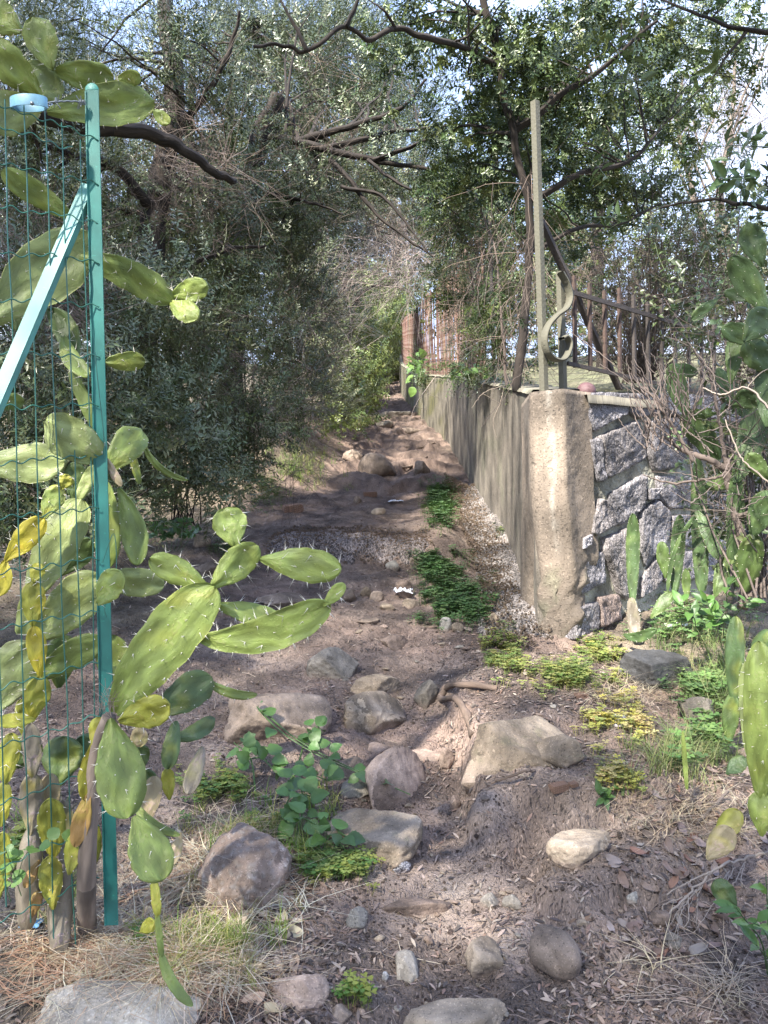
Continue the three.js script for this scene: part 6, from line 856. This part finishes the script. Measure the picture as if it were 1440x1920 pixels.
herb('bramble', 'green bramble with arching canes lying over stones beside the cactus', 'bramble', GP(470, 1470), [
  [GP(385, 1330, .12), GP(450, 1350, .12), GP(530, 1420, .1), GP(600, 1460, .09), GP(690, 1495, .08), GP(770, 1515, .05)], [GP(400, 1330, .1), GP(480, 1380, .13), GP(560, 1430, .09), GP(640, 1470, .08), GP(740, 1500, .06)], [GP(450, 1440, .02), GP(490, 1470, .1), GP(520, 1500, .1)], [GP(480, 1500, 0), GP(470, 1470, .1), GP(440, 1450, .12)], [GP(540, 1600, 0), GP(560, 1580, .08), GP(610, 1600, .08)], [GP(550, 1590, 0), GP(570, 1560, .1), GP(560, 1530, .14)], [GP(560, 1440, .02), GP(580, 1420, .1), GP(600, 1410, .1)], [GP(520, 1560, 0), GP(550, 1545, .1), GP(600, 1550, .1)], [GP(600, 1610, 0), GP(620, 1600, .06), GP(650, 1620, .04)], [GP(520, 1500, 0), GP(560, 1500, .1), GP(620, 1510, .09)]],
  { n: 9, s: 0.062, kind: 'ovate', mats: [LM.a, LM.b, LM.d, LM.a, LM.b], r: 0.004, from: 0.3, stem: LM.a });
herb('ivy', 'patch of broad lobed green leaves at the foot of the left bank', 'ivy', GP(320, 1030), [0, 1, 2, 3, 4, 5, 6].map((i) => [GP(320 + (i - 3) * 6, 1035), GP(290 + i * 11, 1030, .1), GP(285 + i * 12, 1020 - (i % 3) * 6, .16)]), { n: 5, s: 0.105, kind: 'lobed', mats: [LM.a, LM.d, LM.b], r: 0.0025, from: 0.5 });
herb('ivy', 'dark lobed weed just above the broad leaf patch behind the post', 'ivy', GP(285, 960), [0, 1, 2, 3, 4].map((i) => [GP(280, 965), GP(262 + i * 12, 960, .12), GP(255 + i * 18, 950, .2)]), { n: 4, s: 0.085, kind: 'lobed', mats: [LM.d, LM.a], r: 0.0025, from: 0.5 });
herb('leafy_plant', 'leafy plant with pale pointed leaves at the lower right edge', 'plant', GP(1440, 1830), [[GP(1440, 1830), P(1425, 1760, 1.95), P(1395, 1722, 1.94), P(1380, 1700, 1.93)], [GP(1445, 1820), P(1440, 1720, 1.95), P(1436, 1640, 1.95)], [GP(1445, 1830), P(1432, 1790, 1.93), P(1418, 1772, 1.9)], [GP(1450, 1800), P(1430, 1740, 1.9), P(1412, 1730, 1.88)]], { n: 7, s: 0.052, kind: 'lance', mats: [LM.b, LM.c, LM.c, LM.a], r: 0.0025, from: 0.35, petiole: 0.15 });
herb('leafy_plant', 'slender herb with drooping narrow leaves below the long cactus pads', 'plant', GP(1355, 1190), [[GP(1355, 1200), P(1362, 1130, 3.6), P(1364, 1092, 3.6)], [GP(1350, 1200), P(1335, 1150, 3.6), P(1320, 1118, 3.6)], [GP(1360, 1200), P(1390, 1140, 3.55), P(1410, 1120, 3.5)], [GP(1300, 1200), P(1295, 1150, 3.7), P(1270, 1130, 3.7)], [GP(1310, 1200), P(1325, 1170, 3.6), P(1345, 1150, 3.6)]], { n: 9, s: 0.085, kind: 'lance', mats: [LM.a, LM.b, LM.d], from: 0.3, petiole: 0.1 });
herb('weed_rosette', 'dark toothed weed rosette on the bare earth right of the boulder', 'weed', GP(1130, 1500), [0, 1, 2, 3, 4, 5].map((i) => [GP(1132, 1498), GP(1115 + i * 8, 1488 + (i % 2) * 12, .025)]), { n: 3, s: 0.05, kind: 'lance', mats: [LM.d, LM.a], r: 0.0015, petiole: 0 });
herb('leafy_sprig', 'leafy sprig growing over the edge of the concrete wall', 'sprig', P(780, 700, 19), [[P(785, 704, 19), P(782, 690, 18.9), P(778, 672, 18.8)], [P(790, 704, 19), P(795, 690, 18.9), P(800, 676, 18.8)], [P(783, 704, 18.8), P(780, 712, 18.6), P(784, 722, 18.6)]], { n: 9, s: 0.22, kind: 'ovate', mats: [LM.b, LM.a, LM.c], r: 0.008 });
herb('leafy_sprig', 'trailing sprigs of small leaves spilling over the wall near the corner', 'sprig', P(900, 716, 9.5), [[P(930, 715, 8), P(905, 700, 8.2), P(870, 705, 8.4)], [P(905, 714, 9.3), P(880, 694, 9.2), P(850, 704, 9.2)], [P(880, 712, 10.5), P(862, 700, 10.4), P(840, 694, 10.4)]], { n: 14, s: 0.11, kind: 'ovate', mats: [LM.b, LM.a, LM.c], r: 0.005 });
herb('clover_stem', 'trefoil climbing through the mesh at the lower left edge', 'plant', P(15, 1640, 2.0), [[P(40, 1680, 2.0), P(20, 1620, 1.99), P(10, 1590, 1.98)], [P(30, 1660, 2.0), P(50, 1600, 2.0), P(90, 1585, 2.0)], [P(20, 1690, 2.0), P(5, 1640, 1.98)], [P(130, 1640, 2.02), P(145, 1590, 2.02), P(152, 1568, 2.02)]], { n: 6, s: 0.03, kind: 'round', mats: [LM.b, LM.c], r: 0.0012, from: 0.4 });
// dead and fallen branches
function dead(name, label, cat, base, list, mat) { const t = thing(name, label, cat, base); for (const [r0, r1, pts, kind] of list) { const mb = new MB(), c = curve(pts.map((p) => p.isVector3 ? p : P(...p)), 12 + pts.length * 4), L = c[0].distanceTo(c[c.length - 1]); c.forEach((p, i) => i && p.add(V(gauss(), gauss(), gauss()).multiplyScalar(0.006 * Math.min(1, L * 2)))); mb.tube(c, [r0, r1], r0 > 0.006 ? 8 : 5); mb.build(kind ?? 'branch', mat, t); } return t; }
{
  const z = 3.7, l = [[.026, .018, [[1392, 1140, z], [1402, 1060, z], [1378, 965, z], [1364, 890, z], [1362, 860, z]]], [.018, .007, [[1364, 880, z], [1320, 858, z], [1280, 845, z + .1], [1245, 818, z + .1]]], [.014, .006, [[1380, 970, z], [1412, 958, z - .1], [1450, 925, z - .2]]], [.011, .005, [[1362, 870, z], [1350, 800, z], [1338, 740, z], [1330, 690, z]]], [.01, .004, [[1300, 865, z], [1262, 800, z], [1232, 755, z], [1200, 712, z]]], [.008, .003, [[1364, 890, z], [1318, 900, z], [1250, 905, z + .1], [1205, 890, z + .1]]]];
  for (let i = 0; i < 46; i++) { const a = [rr(1210, 1300), rr(740, 850), z], s = rr(60, 190), an = rr(-2.5, -1.2); l.push([.0035, .0013, [a, [a[0] + Math.cos(an) * s * .5 + rr(-14, 14), a[1] + Math.sin(an) * s * .5, z + rr(-.15, .25)], [a[0] + Math.cos(an) * s + rr(-25, 25), a[1] + Math.sin(an) * s, z + rr(-.2, .4)]], 'twig']); }
  for (let i = 0; i < 40; i++) { const a = [rr(1290, 1440), rr(640, 1050), z - rr(0, .4)], s = rr(60, 170), an = rr(-3.1, 0.4); l.push([.003, .001, [a, [a[0] + Math.cos(an) * s * .5, a[1] + Math.sin(an) * s * .5 + rr(-12, 12), z + rr(-.4, .1)], [a[0] + Math.cos(an) * s + rr(-20, 20), a[1] + Math.sin(an) * s, z + rr(-.5, .2)]], 'twig']); }
  dead('dead_shrub', 'black leafless shrub tangled against the granite wall and railing', 'dead shrub', G(1392, 1150), l, M.twig);
}
dead('branch', 'pale bare branch crossing in front of the wall top at the right', 'branch', P(1440, 770, 3.3), [[.004, .006, [[1318, 728, 3.4], [1352, 740, 3.35], [1400, 728, 3.3], [1450, 775, 3.2]]], [.003, .004, [[1360, 786, 3.4], [1385, 850, 3.35], [1400, 870, 3.3], [1450, 910, 3.2]]], [.003, .002, [[1400, 728, 3.3], [1425, 700, 3.3], [1445, 690, 3.3]], 'twig']], M.paleTwig);
{ const l = [[.005, .003, [GP(1450, 1615, .03), GP(1400, 1628, .035), GP(1340, 1650, .03), GP(1290, 1690, .02), GP(1235, 1745, .01)]], [.003, .002, [GP(1340, 1650, .03), GP(1300, 1668, .03), GP(1250, 1690, .02)]]]; for (let i = 0; i < 16; i++) { const k = rnd(), x = lerp(1400, 1260, k), y = lerp(1630, 1710, k); l.push([.0018, .0008, [GP(x, y, .025), GP(x + rr(-40, 10), y + rr(10, 50), .02), GP(x + rr(-70, 10), y + rr(40, 110), .012)], 'twig']); } dead('fallen_branch', 'thin pale fallen branch with fine twigs on the right bank', 'branch', GP(1340, 1650), l, M.paleTwig); }
dead('fallen_branch', 'grey stick lying among dead leaves beside the bright cactus pad', 'stick', GP(1340, 1540), [[.006, .005, [GP(1365, 1500, .03), GP(1330, 1530, .02), GP(1305, 1550, .01)]]], M.paleBark);
{ const l = []; for (let i = 0; i < 14; i++) { const x = rr(1150, 1440), y = rr(1800, 1910); l.push([.0014, .0007, [GP(x, y, .008), GP(x + rr(-60, 60), y + rr(-14, 14), .014), GP(x + rr(-110, 110), y + rr(-24, 24), .008)], 'twig']); } dead('dry_stems', 'wispy dry stems spread over the earth at the bottom right', 'dry stems', GP(1330, 1850), l, M.paleTwig); }
{ const l = []; for (let i = 0; i < 70; i++) { const x = rr(10, 190), y = rr(1770, 1905); l.push([.0018, .0008, [GP(x, y, .01), GP(x + rr(-60, 60), y + rr(-25, 15), .03), GP(x + rr(-90, 90), y + rr(-45, 35), .01)], 'root']); } dead('root_mat', 'loose orange brown root strands at the bottom left corner', 'roots', GP(90, 1840), l, std({ color: rgb(0.36, 0.21, 0.13), roughness: 0.9 })); }
dead('hanging_vine', 'pale woody vine strand hanging over the far path, the left one', 'vine', P(706, 430, 10), [[.007, .004, [[702, 390, 10], [706, 440, 10], [708, 500, 10], [712, 545, 10], [707, 577, 10]]]], M.paleTwig);
dead('hanging_vine', 'pale woody vine strand with a fork hanging over the far path, the right one', 'vine', P(736, 440, 10), [[.006, .004, [[733, 400, 10], [738, 450, 10], [738, 490, 10], [746, 535, 10], [742, 560, 10]]], [.003, .002, [[740, 505, 10], [738, 540, 10], [737, 560, 10]]]], M.paleTwig);
dead('creeper', 'thin thorny stem hanging down the concrete wall face', 'stem', P(815, 705, 14), [[.008, .004, [[818, 704, 14], [795, 735, 13], [778, 762, 12.5], [768, 790, 12.3]]], [.004, .002, [[795, 735, 13], [812, 742, 13], [830, 752, 13]], 'twig'], [.004, .002, [[778, 762, 12.5], [790, 765, 12.5], [800, 768, 12.5]], 'twig']], M.paleTwig);
dead('creeper', 'curling bare stem hanging down the wall face near the corner', 'stem', P(945, 722, 7), [[.003, .0015, [[948, 722, 6.6], [905, 738, 6.6], [885, 765, 6.6]]], [.003, .0015, [[945, 724, 6.6], [938, 755, 6.6], [925, 790, 6.6], [930, 820, 6.6]]], [.002, .001, [[905, 738, 6.6], [930, 752, 6.6], [940, 758, 6.6]], 'twig']], M.paleTwig);
{ const l = []; for (let i = 0; i < 14; i++) { const x = rr(900, 1010), y = rr(330, 700); l.push([.003, .0012, [[x, y, 5.3], [x + rr(-50, 40), y + rr(30, 90), 5.3 + rr(-.2, .3)], [x + rr(-70, 60), y + rr(90, 200), 5.4]], 'stem']); } dead('woody_climber', 'leafless woody climber twining beside the tall iron post', 'climber', P(985, 725, 5.3), l, M.twig); }
renderer.render(scene, camera);
